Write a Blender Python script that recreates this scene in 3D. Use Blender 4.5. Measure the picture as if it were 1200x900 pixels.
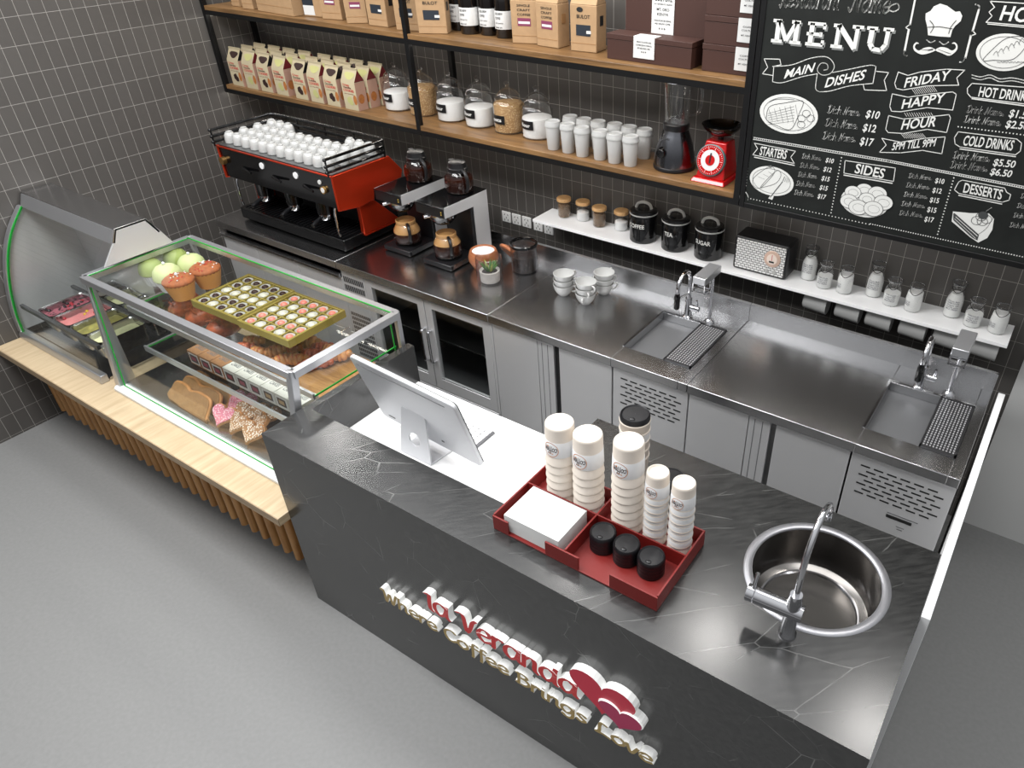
import bpy, bmesh, math, random
from mathutils import Vector, Matrix
random.seed(7)
PI = math.pi
R = math.radians
scene = bpy.context.scene
COL = scene.collection
for o in list(bpy.data.objects):
    bpy.data.objects.remove(o)

# ------------------------------------------------------------------ camera
FPX, YAW, PIT, CXP, CYP, CAMH = 861.9, R(-32.657), R(35.217), 708.8, 450.0, 2.7
fw = Vector((math.sin(YAW)*math.cos(PIT), math.cos(YAW)*math.cos(PIT), -math.sin(PIT)))
rt = Vector((math.cos(YAW), -math.sin(YAW), 0))
up = rt.cross(fw)
camd = bpy.data.cameras.new('camera')
cam = bpy.data.objects.new('camera', camd)
COL.objects.link(cam)
camd.sensor_width = 36.0
camd.lens = FPX/1200*36
camd.shift_x = (600-CXP)/1200
camd.clip_start = 0.05
cm = Matrix((rt, up, -fw)).transposed().to_4x4()
cm.translation = Vector((0, 0, CAMH))
cam.matrix_world = cm
scene.camera = cam

def at(x, y, axis, val):
    """the point of the photograph's pixel x, y on the plane axis = val"""
    r = fw + rt*((x-CXP)/FPX) - up*((y-CYP)/FPX)
    c = Vector((0, 0, CAMH))
    return c + r*((val-c[axis])/r[axis])

# ------------------------------------------------------------------ light
scene.view_settings.view_transform = 'Standard'
scene.view_settings.look = 'None'
scene.view_settings.exposure = 0.5
scene.view_settings.gamma = 1.0
scene.view_settings.use_curve_mapping = False
W = bpy.data.worlds.new('world')
scene.world = W
W.use_nodes = True
_n = W.node_tree.nodes; _l = W.node_tree.links
_tc = _n.new('ShaderNodeTexCoord'); _sp = _n.new('ShaderNodeSeparateXYZ'); _rp = _n.new('ShaderNodeValToRGB')
_l.new(_tc.outputs['Generated'], _sp.inputs[0]); _l.new(_sp.outputs['Z'], _rp.inputs[0])
_rp.color_ramp.elements[0].position = 0.0; _rp.color_ramp.elements[0].color = (0.20, 0.20, 0.205, 1)
_rp.color_ramp.elements[1].position = 0.85; _rp.color_ramp.elements[1].color = (1.0, 1.02, 1.04, 1)
_l.new(_rp.outputs[0], _n['Background'].inputs[0])
_n['Background'].inputs[1].default_value = 0.62

def area(name, loc, target, sx, sy, power, col=(1, 1, 1), shape='RECTANGLE'):
    l = bpy.data.lights.new(name, 'AREA')
    l.shape = shape; l.size = sx; l.size_y = sy; l.energy = power; l.color = col
    o = bpy.data.objects.new(name, l); COL.objects.link(o)
    o.location = loc
    d = Vector(target)-Vector(loc)
    o.rotation_euler = d.to_track_quat('-Z', 'Y').to_euler()
    return o
# soft ceiling panel over the aisle and an added fill light over the customers' side
area('ceiling_panel_light', (-2.0, 2.0, 3.3), (-2.0, 1.85, 0), 4.4, 0.5, 34)
area('front_fill_light', (-2.7, 0.72, 3.5), (-2.7, 0.9, 0), 3.0, 0.9, 92)
for i, (x, y) in enumerate(((-4.3, 2.72), (-1.97, 2.76), (-0.93, 2.64), (0.04, 2.57))):
    area('downlight', (x, y, 3.0), (x, y, 0), 0.20, 0.20, 4.5, (1, 0.97, 0.93), 'DISK')

# ------------------------------------------------------------------ materials
def lin(c):
    if max(c) > 1.0:
        c = [v/255.0 for v in c]
    return tuple((v/12.92 if v <= 0.04045 else ((v+0.055)/1.055)**2.4) for v in c[:3]) + (1.0,)
MATS = {}
def _new(name):
    m = bpy.data.materials.new(name); m.use_nodes = True
    nt = m.node_tree
    return m, nt, nt.nodes['Principled BSDF']
def mat(name, col, rough=0.5, metal=0.0, var=0.0, vscale=20.0, stretch=(1, 1, 1), bump=0.0, coat=0.0, emit=None, estr=0.0, spec=0.5, sub=0.0):
    if name in MATS: return MATS[name]
    m, nt, b = _new(name)
    c = lin(col)
    b.inputs['Base Color'].default_value = c
    b.inputs['Roughness'].default_value = rough
    b.inputs['Metallic'].default_value = metal
    b.inputs['Specular IOR Level'].default_value = spec
    if coat: b.inputs['Coat Weight'].default_value = coat; b.inputs['Coat Roughness'].default_value = 0.08
    if sub:
        b.inputs['Subsurface Weight'].default_value = sub; b.inputs['Subsurface Radius'].default_value = (0.02, 0.015, 0.01)
    if emit is not None:
        b.inputs['Emission Color'].default_value = lin(emit); b.inputs['Emission Strength'].default_value = estr
    if var or bump:
        tc = nt.nodes.new('ShaderNodeTexCoord'); mp = nt.nodes.new('ShaderNodeMapping')
        mp.inputs['Scale'].default_value = stretch
        nz = nt.nodes.new('ShaderNodeTexNoise'); nz.inputs['Scale'].default_value = vscale; nz.inputs['Detail'].default_value = 5
        nt.links.new(tc.outputs['Object'], mp.inputs[0]); nt.links.new(mp.outputs[0], nz.inputs['Vector'])
        if var:
            rp = nt.nodes.new('ShaderNodeValToRGB')
            rp.color_ramp.elements[0].position = 0.3; rp.color_ramp.elements[1].position = 0.7
            rp.color_ramp.elements[0].color = tuple(v*(1-var) for v in c[:3])+(1,)
            rp.color_ramp.elements[1].color = tuple(min(1, v*(1+var)) for v in c[:3])+(1,)
            nt.links.new(nz.outputs['Fac'], rp.inputs[0]); nt.links.new(rp.outputs[0], b.inputs['Base Color'])
        if bump:
            bp = nt.nodes.new('ShaderNodeBump'); bp.inputs['Strength'].default_value = bump; bp.inputs['Distance'].default_value = 0.004
            nt.links.new(nz.outputs['Fac'], bp.inputs['Height']); nt.links.new(bp.outputs[0], b.inputs['Normal'])
    MATS[name] = m
    return m

def tile_mat(name, ua, u0, v0):
    m, nt, b = _new(name)
    tc = nt.nodes.new('ShaderNodeTexCoord'); sx = nt.nodes.new('ShaderNodeSeparateXYZ'); cb = nt.nodes.new('ShaderNodeCombineXYZ')
    nt.links.new(tc.outputs['Object'], sx.inputs[0])
    for i, (src, off) in enumerate(((ua, u0), ('Z', v0))):
        a = nt.nodes.new('ShaderNodeMath'); a.operation = 'SUBTRACT'; a.inputs[1].default_value = off
        nt.links.new(sx.outputs[src], a.inputs[0]); nt.links.new(a.outputs[0], cb.inputs[i])
    br = nt.nodes.new('ShaderNodeTexBrick'); br.offset = 0.0; br.squash = 1.0
    br.inputs['Scale'].default_value = 1.0
    br.inputs['Brick Width'].default_value = 0.0655; br.inputs['Row Height'].default_value = 0.1295
    br.inputs['Mortar Size'].default_value = 0.0011; br.inputs['Mortar Smooth'].default_value = 0.25
    br.inputs['Color1'].default_value = lin((82, 79, 76)); br.inputs['Color2'].default_value = lin((78, 75, 72)); br.inputs['Bias'].default_value = 0.0
    br.inputs['Mortar'].default_value = lin((156, 152, 147))
    nt.links.new(cb.outputs[0], br.inputs['Vector'])
    nt.links.new(br.outputs['Color'], b.inputs['Base Color'])
    b.inputs['Roughness'].default_value = 0.42
    bp = nt.nodes.new('ShaderNodeBump'); bp.invert = True; bp.inputs['Strength'].default_value = 0.3; bp.inputs['Distance'].default_value = 0.002
    nt.links.new(br.outputs['Fac'], bp.inputs['Height']); nt.links.new(bp.outputs[0], b.inputs['Normal'])
    return m

def wood_mat(name, c1, c2, axis='X', scale=6.0, rough=0.4):
    m, nt, b = _new(name)
    tc = nt.nodes.new('ShaderNodeTexCoord'); mp = nt.nodes.new('ShaderNodeMapping')
    s = {'X': (1.2, 14, 14), 'Y': (14, 1.2, 14), 'Z': (14, 14, 1.2)}[axis]
    mp.inputs['Scale'].default_value = s
    nz = nt.nodes.new('ShaderNodeTexNoise'); nz.inputs['Scale'].default_value = scale*0.5; nz.inputs['Detail'].default_value = 8; nz.inputs['Roughness'].default_value = 0.65; nz.inputs['Distortion'].default_value = 0.6
    rp = nt.nodes.new('ShaderNodeValToRGB')
    rp.color_ramp.elements[0].position = 0.32; rp.color_ramp.elements[1].position = 0.68
    rp.color_ramp.elements[0].color = lin(c1); rp.color_ramp.elements[1].color = lin(c2)
    nt.links.new(tc.outputs['Object'], mp.inputs[0]); nt.links.new(mp.outputs[0], nz.inputs['Vector'])
    nt.links.new(nz.outputs['Fac'], rp.inputs[0]); nt.links.new(rp.outputs[0], b.inputs['Base Color'])
    b.inputs['Roughness'].default_value = rough
    return m

def marble_mat():
    m, nt, b = _new('dark_stone')
    N = nt.nodes.new; L = nt.links.new
    tc = N('ShaderNodeTexCoord')
    rot = N('ShaderNodeMapping'); rot.inputs['Rotation'].default_value = (R(20), R(35), R(-38))
    L(tc.outputs['Object'], rot.inputs[0])
    # thin pale veins: edges of long, warped cells, broken up by a mask
    nz0 = N('ShaderNodeTexNoise'); nz0.inputs['Scale'].default_value = 3.0; nz0.inputs['Detail'].default_value = 4
    L(rot.outputs[0], nz0.inputs['Vector'])
    mixv = N('ShaderNodeMix'); mixv.data_type = 'VECTOR'; mixv.inputs['Factor'].default_value = 0.025
    L(rot.outputs[0], mixv.inputs[4]); L(nz0.outputs['Color'], mixv.inputs[5])
    st = N('ShaderNodeMapping'); st.inputs['Scale'].default_value = (0.55, 2.7, 2.0); L(mixv.outputs[1], st.inputs[0])
    vo = N('ShaderNodeTexVoronoi'); vo.feature = 'DISTANCE_TO_EDGE'; vo.inputs['Scale'].default_value = 3.6
    L(st.outputs[0], vo.inputs['Vector'])
    r1 = N('ShaderNodeValToRGB'); r1.color_ramp.elements[0].position = 0.0; r1.color_ramp.elements[0].color = (1, 1, 1, 1)
    r1.color_ramp.elements[1].position = 0.009; r1.color_ramp.elements[1].color = (0, 0, 0, 1)
    L(vo.outputs['Distance'], r1.inputs[0])
    nm = N('ShaderNodeTexNoise'); nm.inputs['Scale'].default_value = 7.0; L(rot.outputs[0], nm.inputs['Vector'])
    r2 = N('ShaderNodeValToRGB'); r2.color_ramp.elements[0].position = 0.46; r2.color_ramp.elements[1].position = 0.66
    L(nm.outputs['Fac'], r2.inputs[0])
    mu = N('ShaderNodeMath'); mu.operation = 'MULTIPLY'; L(r1.outputs[0], mu.inputs[0]); L(r2.outputs[0], mu.inputs[1])
    # fine directional grain
    g = N('ShaderNodeMapping'); g.inputs['Scale'].default_value = (6, 90, 60); L(rot.outputs[0], g.inputs[0])
    gn = N('ShaderNodeTexNoise'); gn.inputs['Scale'].default_value = 1.0; gn.inputs['Detail'].default_value = 6; L(g.outputs[0], gn.inputs['Vector'])
    gr = N('ShaderNodeValToRGB'); gr.color_ramp.elements[0].position = 0.35; gr.color_ramp.elements[1].position = 0.72
    gr.color_ramp.elements[0].color = lin((22, 22, 22)); gr.color_ramp.elements[1].color = lin((48, 48, 47))
    L(gn.outputs['Fac'], gr.inputs[0])
    mx = N('ShaderNodeMix'); mx.data_type = 'RGBA'; mx.inputs[7].default_value = lin((118, 118, 116))
    L(mu.outputs[0], mx.inputs[0]); L(gr.outputs[0], mx.inputs[6]); L(mx.outputs[2], b.inputs['Base Color'])
    b.inputs['Roughness'].default_value = 0.24; b.inputs['Specular IOR Level'].default_value = 0.95
    return m

def steel_mat(name, col, rough, axis='X', metal=1.0):
    m, nt, b = _new(name)
    N = nt.nodes.new; L = nt.links.new
    tc = N('ShaderNodeTexCoord'); mp = N('ShaderNodeMapping')
    mp.inputs['Scale'].default_value = {'X': (3, 220, 220), 'Z': (220, 220, 3), 'N': (40, 40, 40)}[axis]
    nz = N('ShaderNodeTexNoise'); nz.inputs['Scale'].default_value = 1.0; nz.inputs['Detail'].default_value = 3
    L(tc.outputs['Object'], mp.inputs[0]); L(mp.outputs[0], nz.inputs['Vector'])
    mr = N('ShaderNodeMapRange'); mr.inputs[3].default_value = rough*0.96; mr.inputs[4].default_value = rough*1.06
    L(nz.outputs['Fac'], mr.inputs[0]); L(mr.outputs[0], b.inputs['Roughness'])
    b.inputs['Base Color'].default_value = lin(col); b.inputs['Metallic'].default_value = metal
    return m

def glass_mat(name, tint=(1, 1, 1), ior=1.45, rough=0.0, gloss=1.0, k=1.0, pw_=4.0):
    m = bpy.data.materials.new(name); m.use_nodes = True
    nt = m.node_tree; nt.nodes.clear()
    N = nt.nodes.new; L = nt.links.new
    out = N('ShaderNodeOutputMaterial'); mx = N('ShaderNodeMixShader'); tr = N('ShaderNodeBsdfTransparent'); gl = N('ShaderNodeBsdfGlossy')
    lw = N('ShaderNodeLayerWeight'); lw.inputs['Blend'].default_value = 0.5
    pw = N('ShaderNodeMath'); pw.operation = 'POWER'; pw.inputs[1].default_value = pw_
    ma = N('ShaderNodeMath'); ma.operation = 'MULTIPLY_ADD'; ma.inputs[1].default_value = k*0.75*(ior-1)/0.45; ma.inputs[2].default_value = k*((ior-1)/(ior+1))**2
    L(lw.outputs['Facing'], pw.inputs[0]); L(pw.outputs[0], ma.inputs[0])
    tr.inputs[0].default_value = tuple(tint)+(1,); gl.inputs['Roughness'].default_value = rough
    gl.inputs[0].default_value = (gloss, gloss, gloss, 1)
    L(ma.outputs[0], mx.inputs[0]); L(tr.outputs[0], mx.inputs[1]); L(gl.outputs[0], mx.inputs[2]); L(mx.outputs[0], out.inputs[0])
    return m

def dots_mat(name, base, dot, scale, thr, rough=0.5, bump=0.0):
    m, nt, b = _new(name)
    N = nt.nodes.new; L = nt.links.new
    tc = N('ShaderNodeTexCoord'); vo = N('ShaderNodeTexVoronoi'); vo.inputs['Scale'].default_value = scale
    L(tc.outputs['Object'], vo.inputs['Vector'])
    r = N('ShaderNodeValToRGB'); r.color_ramp.elements[0].position = thr; r.color_ramp.elements[1].position = thr+0.08
    r.color_ramp.elements[0].color = lin(dot); r.color_ramp.elements[1].color = lin(base)
    L(vo.outputs['Distance'], r.inputs[0]); L(r.outputs[0], b.inputs['Base Color'])
    b.inputs['Roughness'].default_value = rough
    if bump:
        bp = N('ShaderNodeBump'); bp.inputs['Strength'].default_value = bump; bp.inputs['Distance'].default_value = 0.003; bp.invert = True
        L(vo.outputs['Distance'], bp.inputs['Height']); L(bp.outputs[0], b.inputs['Normal'])
    return m

STONE = marble_mat()
TILE_L = tile_mat('grey_tile_left', 'Y', 1.966, 2.085)
TILE_B = tile_mat('grey_tile_back', 'X', -0.097, 1.815)
FLOORM = mat('concrete_floor', (128, 128, 127), 0.55, var=0.05, vscale=60, bump=0.02)
PAINT = mat('pale_paint', (205, 205, 203), 0.6)
OAK = wood_mat('oak_shelf', (88, 63, 38), (138, 104, 66), 'X', 5, 0.38)
ASH = wood_mat('ash_wood', (180, 158, 126), (206, 186, 154), 'Y', 4, 0.35)
SLAT = wood_mat('slat_wood', (150, 104, 56), (190, 142, 88), 'Z', 5, 0.45)
ASHEDGE = wood_mat('ash_edge', (140, 118, 92), (172, 150, 120), 'X', 5, 0.5)
CORK = wood_mat('bamboo_lid', (186, 140, 88), (222, 180, 126), 'X', 16, 0.5)
TEAK = wood_mat('teak_pot', (128, 74, 46), (170, 108, 72), 'X', 10, 0.4)
BLACKM = mat('black_metal', (13, 13, 14), 0.45, spec=0.3)
STEEL = steel_mat('brushed_steel', (188, 188, 189), 0.235, 'X')
STEELV = steel_mat('brushed_steel_front', (212, 212, 213), 0.42, 'Z', 0.55)
BOWLS = steel_mat('bowl_steel', (120, 117, 114), 0.20, 'N')
STEELS = steel_mat('sink_steel', (180, 180, 182), 0.22, 'N')
CHROME = mat('chrome', (205, 205, 208), 0.10, 1.0)
ALU = mat('satin_aluminium', (192, 193, 196), 0.30, 0.8)
WHITEM = mat('white_metal', (232, 232, 230), 0.35)
WHITE = mat('white_laminate', (240, 240, 240), 0.35)
CERAM = mat('white_ceramic', (176, 176, 174), 0.28, coat=0.15)
PAPERW = mat('white_paper', (206, 206, 204), 0.7)
BLACKP = mat('black_plastic', (18, 18, 20), 0.35)
BLACKG = mat('black_gloss', (10, 10, 11), 0.12)
REDM = mat('red_lacquer_metal', (200, 58, 28), 0.30, 0.75)
REDP = mat('red_leatherette', (120, 26, 22), 0.42)
GLASS = glass_mat('clear_glass', (0.97, 0.985, 0.975))
GLASSD = glass_mat('pane_glass', (0.985, 0.995, 0.988), 1.5, k=0.42)
JARG = glass_mat('jar_glass', (0.965, 0.97, 0.97), 1.5, k=1.25, pw_=3.0)
SMOKE = glass_mat('smoky_glass', (0.88, 0.87, 0.87), 1.5, k=1.2, pw_=3.0)
GREENE = mat('green_glass_edge', (28, 150, 52), 0.2)
COFFEE = mat('coffee_liquid', (44, 18, 10), 0.12)
CHALK = mat('chalk', (214, 214, 210), 0.9)
CHALKD = mat('chalk_grey', (120, 122, 120), 0.9)
BOARDM = mat('chalkboard', (21, 24, 22), 0.7, var=0.3, vscale=9, spec=0.3)
INK = mat('black_ink', (20, 20, 20), 0.6)
GREYINK = mat('grey_ink', (95, 95, 98), 0.6)

# ------------------------------------------------------------------ mesh helpers
class MB:
    def __init__(s): s.v = []; s.f = []; s.m = []
    def add(s, vs, fs, mi=0, M=None):
        n = len(s.v)
        for p in vs:
            p = Vector(p) if len(p) == 3 else Vector((p[0], p[1], 0))
            s.v.append(M @ p if M is not None else p)
        for f in fs:
            s.f.append([i+n for i in f]); s.m.append(mi)
        return s
    def box(s, x0, x1, y0, y1, z0, z1, mi=0, M=None):
        v = [(x, y, z) for z in (z0, z1) for y in (y0, y1) for x in (x0, x1)]
        return s.add(v, [(0, 2, 3, 1), (4, 5, 7, 6), (0, 1, 5, 4), (2, 6, 7, 3), (0, 4, 6, 2), (1, 3, 7, 5)], mi, M)
    def hexa(s, b, t, mi=0):
        """b, t: four lower and four upper corners, same winding"""
        return s.add(list(b)+list(t), [(3, 2, 1, 0), (4, 5, 6, 7), (0, 1, 5, 4), (1, 2, 6, 5), (2, 3, 7, 6), (3, 0, 4, 7)], mi)
    def lathe(s, prof, c=(0, 0, 0), seg=24, mi=0, M=None, capb=True, capt=True):
        vs = []; fs = []; n = len(prof)
        for r, z in prof:
            for k in range(seg):
                a = 2*PI*k/seg
                vs.append((c[0]+r*math.cos(a), c[1]+r*math.sin(a), c[2]+z))
        for i in range(n-1):
            for k in range(seg):
                k2 = (k+1) % seg
                fs.append((i*seg+k, i*seg+k2, (i+1)*seg+k2, (i+1)*seg+k))
        if capb: fs.append(tuple(range(seg))[::-1])
        if capt: fs.append(tuple((n-1)*seg+k for k in range(seg)))
        return s.add(vs, fs, mi, M)
    def cyl(s, c, r, h, seg=20, mi=0, r2=None, M=None):
        return s.lathe([(r, 0), (r if r2 is None else r2, h)], c, seg, mi, M)
    def sph(s, c, r, seg=14, rings=8, mi=0, M=None):
        if not hasattr(r, '__len__'): r = (r, r, r)
        vs = [(c[0], c[1], c[2]-r[2])]; fs = []
        for i in range(1, rings):
            t = -PI/2+PI*i/rings
            for k in range(seg):
                a = 2*PI*k/seg
                vs.append((c[0]+r[0]*math.cos(t)*math.cos(a), c[1]+r[1]*math.cos(t)*math.sin(a), c[2]+r[2]*math.sin(t)))
        vs.append((c[0], c[1], c[2]+r[2]))
        for k in range(seg): fs.append((0, 1+(k+1) % seg, 1+k))
        for i in range(rings-2):
            for k in range(seg):
                a = 1+i*seg+k; b = 1+i*seg+(k+1) % seg
                fs.append((a, b, b+seg, a+seg))
        top = len(vs)-1; o = 1+(rings-2)*seg
        for k in range(seg): fs.append((o+k, o+(k+1) % seg, top))
        return s.add(vs, fs, mi, M)
    def tube(s, pts, r, seg=8, mi=0, closed=False, sq=None, M=None):
        pts = [Vector(p) for p in pts]; n = len(pts)
        rs = r if hasattr(r, '__len__') else [r]*n
        vs = []; fs = []; u = None
        for i in range(n):
            if closed: t = (pts[(i+1) % n]-pts[i-1])
            else: t = pts[min(i+1, n-1)]-pts[max(i-1, 0)]
            t.normalize()
            if u is None:
                ref = Vector((0, 0, 1)) if abs(t.z) < 0.9 else Vector((1, 0, 0))
                u = (ref-t*ref.dot(t)).normalized()
            else:
                u = (u-t*u.dot(t)).normalized()
            w = t.cross(u)
            for k in range(seg):
                a = 2*PI*(k+0.5)/seg
                vs.append(pts[i]+(u*math.cos(a)+w*math.sin(a))*rs[i])
        for i in range(n if closed else n-1):
            j = (i+1) % n
            for k in range(seg):
                k2 = (k+1) % seg
                fs.append((i*seg+k, i*seg+k2, j*seg+k2, j*seg+k))
        if not closed:
            fs.append(tuple(range(seg))[::-1]); fs.append(tuple((n-1)*seg+k for k in range(seg)))
        return s.add(vs, fs, mi, M)
    def bar(s, a, b, w, mi=0):
        """square bar from a to b, side w"""
        return s.tube([a, b], w*0.7071, 4, mi)
    def prism(s, poly, a, b, axis='y', mi=0, mside=None, M=None):
        n = len(poly)
        def P(p, h):
            return {'y': (p[0], h, p[1]), 'x': (h, p[0], p[1]), 'z': (p[0], p[1], h)}[axis]
        vs = [P(p, a) for p in poly]+[P(p, b) for p in poly]
        s.add(vs, [tuple(range(n)), tuple(range(n, 2*n))[::-1]], mi, M)
        k = len(s.v)-2*n
        for i in range(n):
            j = (i+1) % n
            s.f.append([k+i, k+j, k+n+j, k+n+i]); s.m.append(mi if mside is None else mside)
        return s

def obj(name, mb, mats, parent=None, bevel=0.0, angle=40, seg=2, flat=False, loc=None):
    me = bpy.data.meshes.new(name)
    me.from_pydata([tuple(p) for p in mb.v], [], mb.f)
    if not isinstance(mats, (list, tuple)): mats = [mats]
    for m in mats: me.materials.append(m)
    if len(mats) > 1: me.polygons.foreach_set('material_index', mb.m)
    bm = bmesh.new(); bm.from_mesh(me)
    bmesh.ops.recalc_face_normals(bm, faces=bm.faces)
    bm.to_mesh(me); bm.free()
    if not flat:
        me.polygons.foreach_set('use_smooth', [True]*len(me.polygons))
        me.set_sharp_from_angle(angle=R(angle))
    me.update()
    o = bpy.data.objects.new(name, me); COL.objects.link(o)
    if parent is not None: o.parent = parent
    if loc is not None: o.location = loc
    if bevel:
        md = o.modifiers.new('bevel', 'BEVEL'); md.width = bevel; md.segments = seg; md.limit_method = 'ANGLE'; md.angle_limit = R(35)
    return o
def tag(o, label, cat, group=None, kind=None):
    o['label'] = label; o['category'] = cat
    if group: o['group'] = group
    if kind: o['kind'] = kind
    return o
def thing(name, label, cat, loc=(0, 0, 0), rotz=0.0, group=None):
    o = bpy.data.objects.new(name, None); COL.objects.link(o)
    o.empty_display_size = 0.05
    o.location = loc; o.rotation_euler = (0, 0, rotz)
    return tag(o, label, cat, group)
def kids(o): return [c for c in bpy.data.objects if c.parent is o]
def dup(root, loc, label, rotz=None, group=None, rot=None, scale=None):
    def cp(o, p):
        c = o.copy(); COL.objects.link(c)
        if p is not None: c.parent = p
        for ch in kids_of.get(o.name, ()): cp(ch, c)
        return c
    kids_of = {}
    stack = [root]
    while stack:
        q = stack.pop(); ks = list(q.children); kids_of[q.name] = ks; stack += ks
    r = cp(root, None)
    r.location = loc; r['label'] = label
    if rotz is not None: r.rotation_euler = (0, 0, rotz)
    if rot is not None: r.rotation_euler = rot
    if scale is not None: r.scale = scale
    if group: r['group'] = group
    return r
def struct(name, mb, m, **k):
    o = obj(name, mb, m, **k); o['kind'] = 'structure'; return o
def cr(pts, n=5, closed=False):
    """Catmull-Rom through 2D/3D points"""
    P = [Vector(p) for p in pts]; m = len(P); out = []
    if m < 3: return P
    for i in range(m if closed else m-1):
        if closed: a, b, c, d = P[i-1], P[i], P[(i+1) % m], P[(i+2) % m]
        else: a, b, c, d = P[max(i-1, 0)], P[i], P[i+1], P[min(i+2, m-1)]
        for k in range(n):
            t = k/n
            out.append(0.5*((2*b)+(c-a)*t+(2*a-5*b+4*c-d)*t*t+(3*b-a-3*c+d)*t**3))
    if not closed: out.append(P[-1])
    return out
ORD = ['first', 'second', 'third', 'fourth', 'fifth', 'sixth', 'seventh', 'eighth', 'ninth', 'tenth', 'eleventh', 'twelfth', 'thirteenth']

# ------------------------------------------------------------------ lettering
_TC = {}
def font2d(s, bold=0.0):
    k = (s, bold)
    if k in _TC: return _TC[k]
    cu = bpy.data.curves.new('t', 'FONT'); cu.body = s; cu.size = 1.0; cu.offset = bold; cu.resolution_u = 3
    o = bpy.data.objects.new('t', cu); COL.objects.link(o)
    dg = bpy.context.evaluated_depsgraph_get(); dg.update()
    me = bpy.data.meshes.new_from_object(o.evaluated_get(dg))
    vs = [(p.co.x, p.co.y) for p in me.vertices]; fs = [tuple(p.vertices) for p in me.polygons]
    bpy.data.objects.remove(o); bpy.data.curves.remove(cu); bpy.data.meshes.remove(me)
    x0 = min(p[0] for p in vs); x1 = max(p[0] for p in vs)
    cap = 0.70
    vs = [((x-x0)/(x1-x0), y/cap) for x, y in vs]
    _TC[k] = (vs, fs, (x1-x0)/cap)
    return _TC[k]
def put(mb, s, O, U, V, mi=0, bold=0.0):
    """flat letters: O baseline start, U whole width vector, V cap height vector"""
    vs, fs, asp = font2d(s, bold)
    O = Vector(O); U = Vector(U); V = Vector(V)
    mb.add([O+U*x+V*y for x, y in vs], fs, mi)

GL = {
 'a': (1.1, [[(.85, .82), (.5, 1), (.15, .75), (.12, .3), (.42, 0), (.75, .25), (.86, .6)], [(.9, 1), (.88, .2), (1.08, 0)]]),
 'c': (.95, [[(.8, .8), (.5, 1), (.15, .72), (.12, .32), (.45, 0), (.88, .22)]]),
 'd': (1.1, [[(.85, .82), (.5, 1), (.15, .75), (.12, .3), (.42, 0), (.75, .25), (.86, .6)], [(.88, 1.7), (.88, .2), (1.08, 0)]]),
 'e': (.95, [[(.14, .48), (.8, .6), (.7, .93), (.42, 1), (.14, .7), (.14, .3), (.45, 0), (.88, .22)]]),
 'f': (.7, [[(.78, 1.55), (.55, 1.7), (.36, 1.4), (.36, 0), (.32, -.4)], [(.1, .95), (.68, .95)]]),
 'g': (1.1, [[(.85, .82), (.5, 1), (.15, .75), (.12, .3), (.42, 0), (.75, .25), (.86, .6)], [(.9, 1), (.88, -.25), (.5, -.6), (.15, -.4)]]),
 'h': (1.05, [[(.16, 1.7), (.16, 0)], [(.16, .6), (.46, 1), (.76, .85), (.78, .2), (.97, 0)]]),
 'i': (.5, [[(.2, 1), (.2, .15), (.4, 0)], [(.2, 1.36), (.22, 1.42)]]),
 'k': (.9, [[(.16, 1.7), (.16, 0)], [(.7, 1), (.2, .5), (.78, 0)]]),
 'l': (.5, [[(-.02, 1.4), (.18, 1.7), (.28, 1.35), (.28, .2), (.5, 0)]]),
 'm': (1.3, [[(.12, 1), (.12, 0)], [(.12, .6), (.38, 1), (.56, .8), (.56, 0)], [(.56, .6), (.82, 1), (1.0, .8), (1.0, .2), (1.18, 0)]]),
 'n': (1.0, [[(.12, 1), (.12, 0)], [(.12, .6), (.46, 1), (.73, .85), (.75, .2), (.95, 0)]]),
 'o': (1.0, [[(.5, 1), (.14, .7), (.14, .3), (.5, 0), (.86, .3), (.86, .7), (.5, 1)]]),
 'r': (.72, [[(.12, 1), (.12, 0)], [(.12, .6), (.4, .98), (.66, .88)]]),
 's': (.82, [[(.72, .85), (.4, 1), (.15, .8), (.4, .52), (.7, .28), (.4, 0), (.08, .15)]]),
 't': (.65, [[(.3, 1.45), (.3, .2), (.58, 0)], [(.05, 1), (.6, 1)]]),
 'u': (1.0, [[(.12, 1), (.12, .3), (.36, 0), (.66, .2), (.76, .5)], [(.78, 1), (.78, .2), (.98, 0)]]),
 'v': (.85, [[(.05, 1), (.4, .02), (.78, 1)]]),
 'V': (1.2, [[(-.08, 1.4), (.12, 1.7), (.34, 1.45), (.62, 0), (1.12, 1.7)]]),
 'W': (1.5, [[(0, 1.45), (.15, 1.7), (.3, 1.2), (.42, 0), (.78, 1.3), (1.02, 0), (1.42, 1.7)]]),
 'C': (1.15, [[(1.05, 1.4), (.7, 1.7), (.25, 1.35), (.12, .7), (.35, .1), (.7, 0), (1.1, .3)]]),
 'B': (1.15, [[(.22, 1.7), (.22, 0)], [(0, 1.5), (.5, 1.7), (.86, 1.4), (.65, 1.0), (.25, .9)], [(.25, .9), (.82, .8), (1.0, .4), (.6, 0), (0, .06)]]),
 'R': (1.2, [[(.22, 1.7), (.2, 0), (-.1, .1)], [(-.2, 1.3), (.4, 1.75), (.9, 1.4), (.65, .95), (.25, .85)], [(.4, .85), (.85, 0), (1.2, .1)]]),
 'N': (1.3, [[(-.3, .3), (.1, 0), (.3, 1.7)], [(.3, 1.7), (.9, 0)], [(.9, 0), (1.05, 1.55), (1.35, 1.7)]]),
 'D': (1.25, [[(.28, 1.7), (.26, 0)], [(-.1, 1.4), (.55, 1.72), (1.12, 1.1), (.9, .3), (.3, 0), (-.1, .15)]]),
 'L': (1.1, [[(.75, 1.55), (.42, 1.7), (.3, 1.2), (.3, .3), (.1, 0), (.6, .12), (1.05, 0)]]),
}
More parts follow.
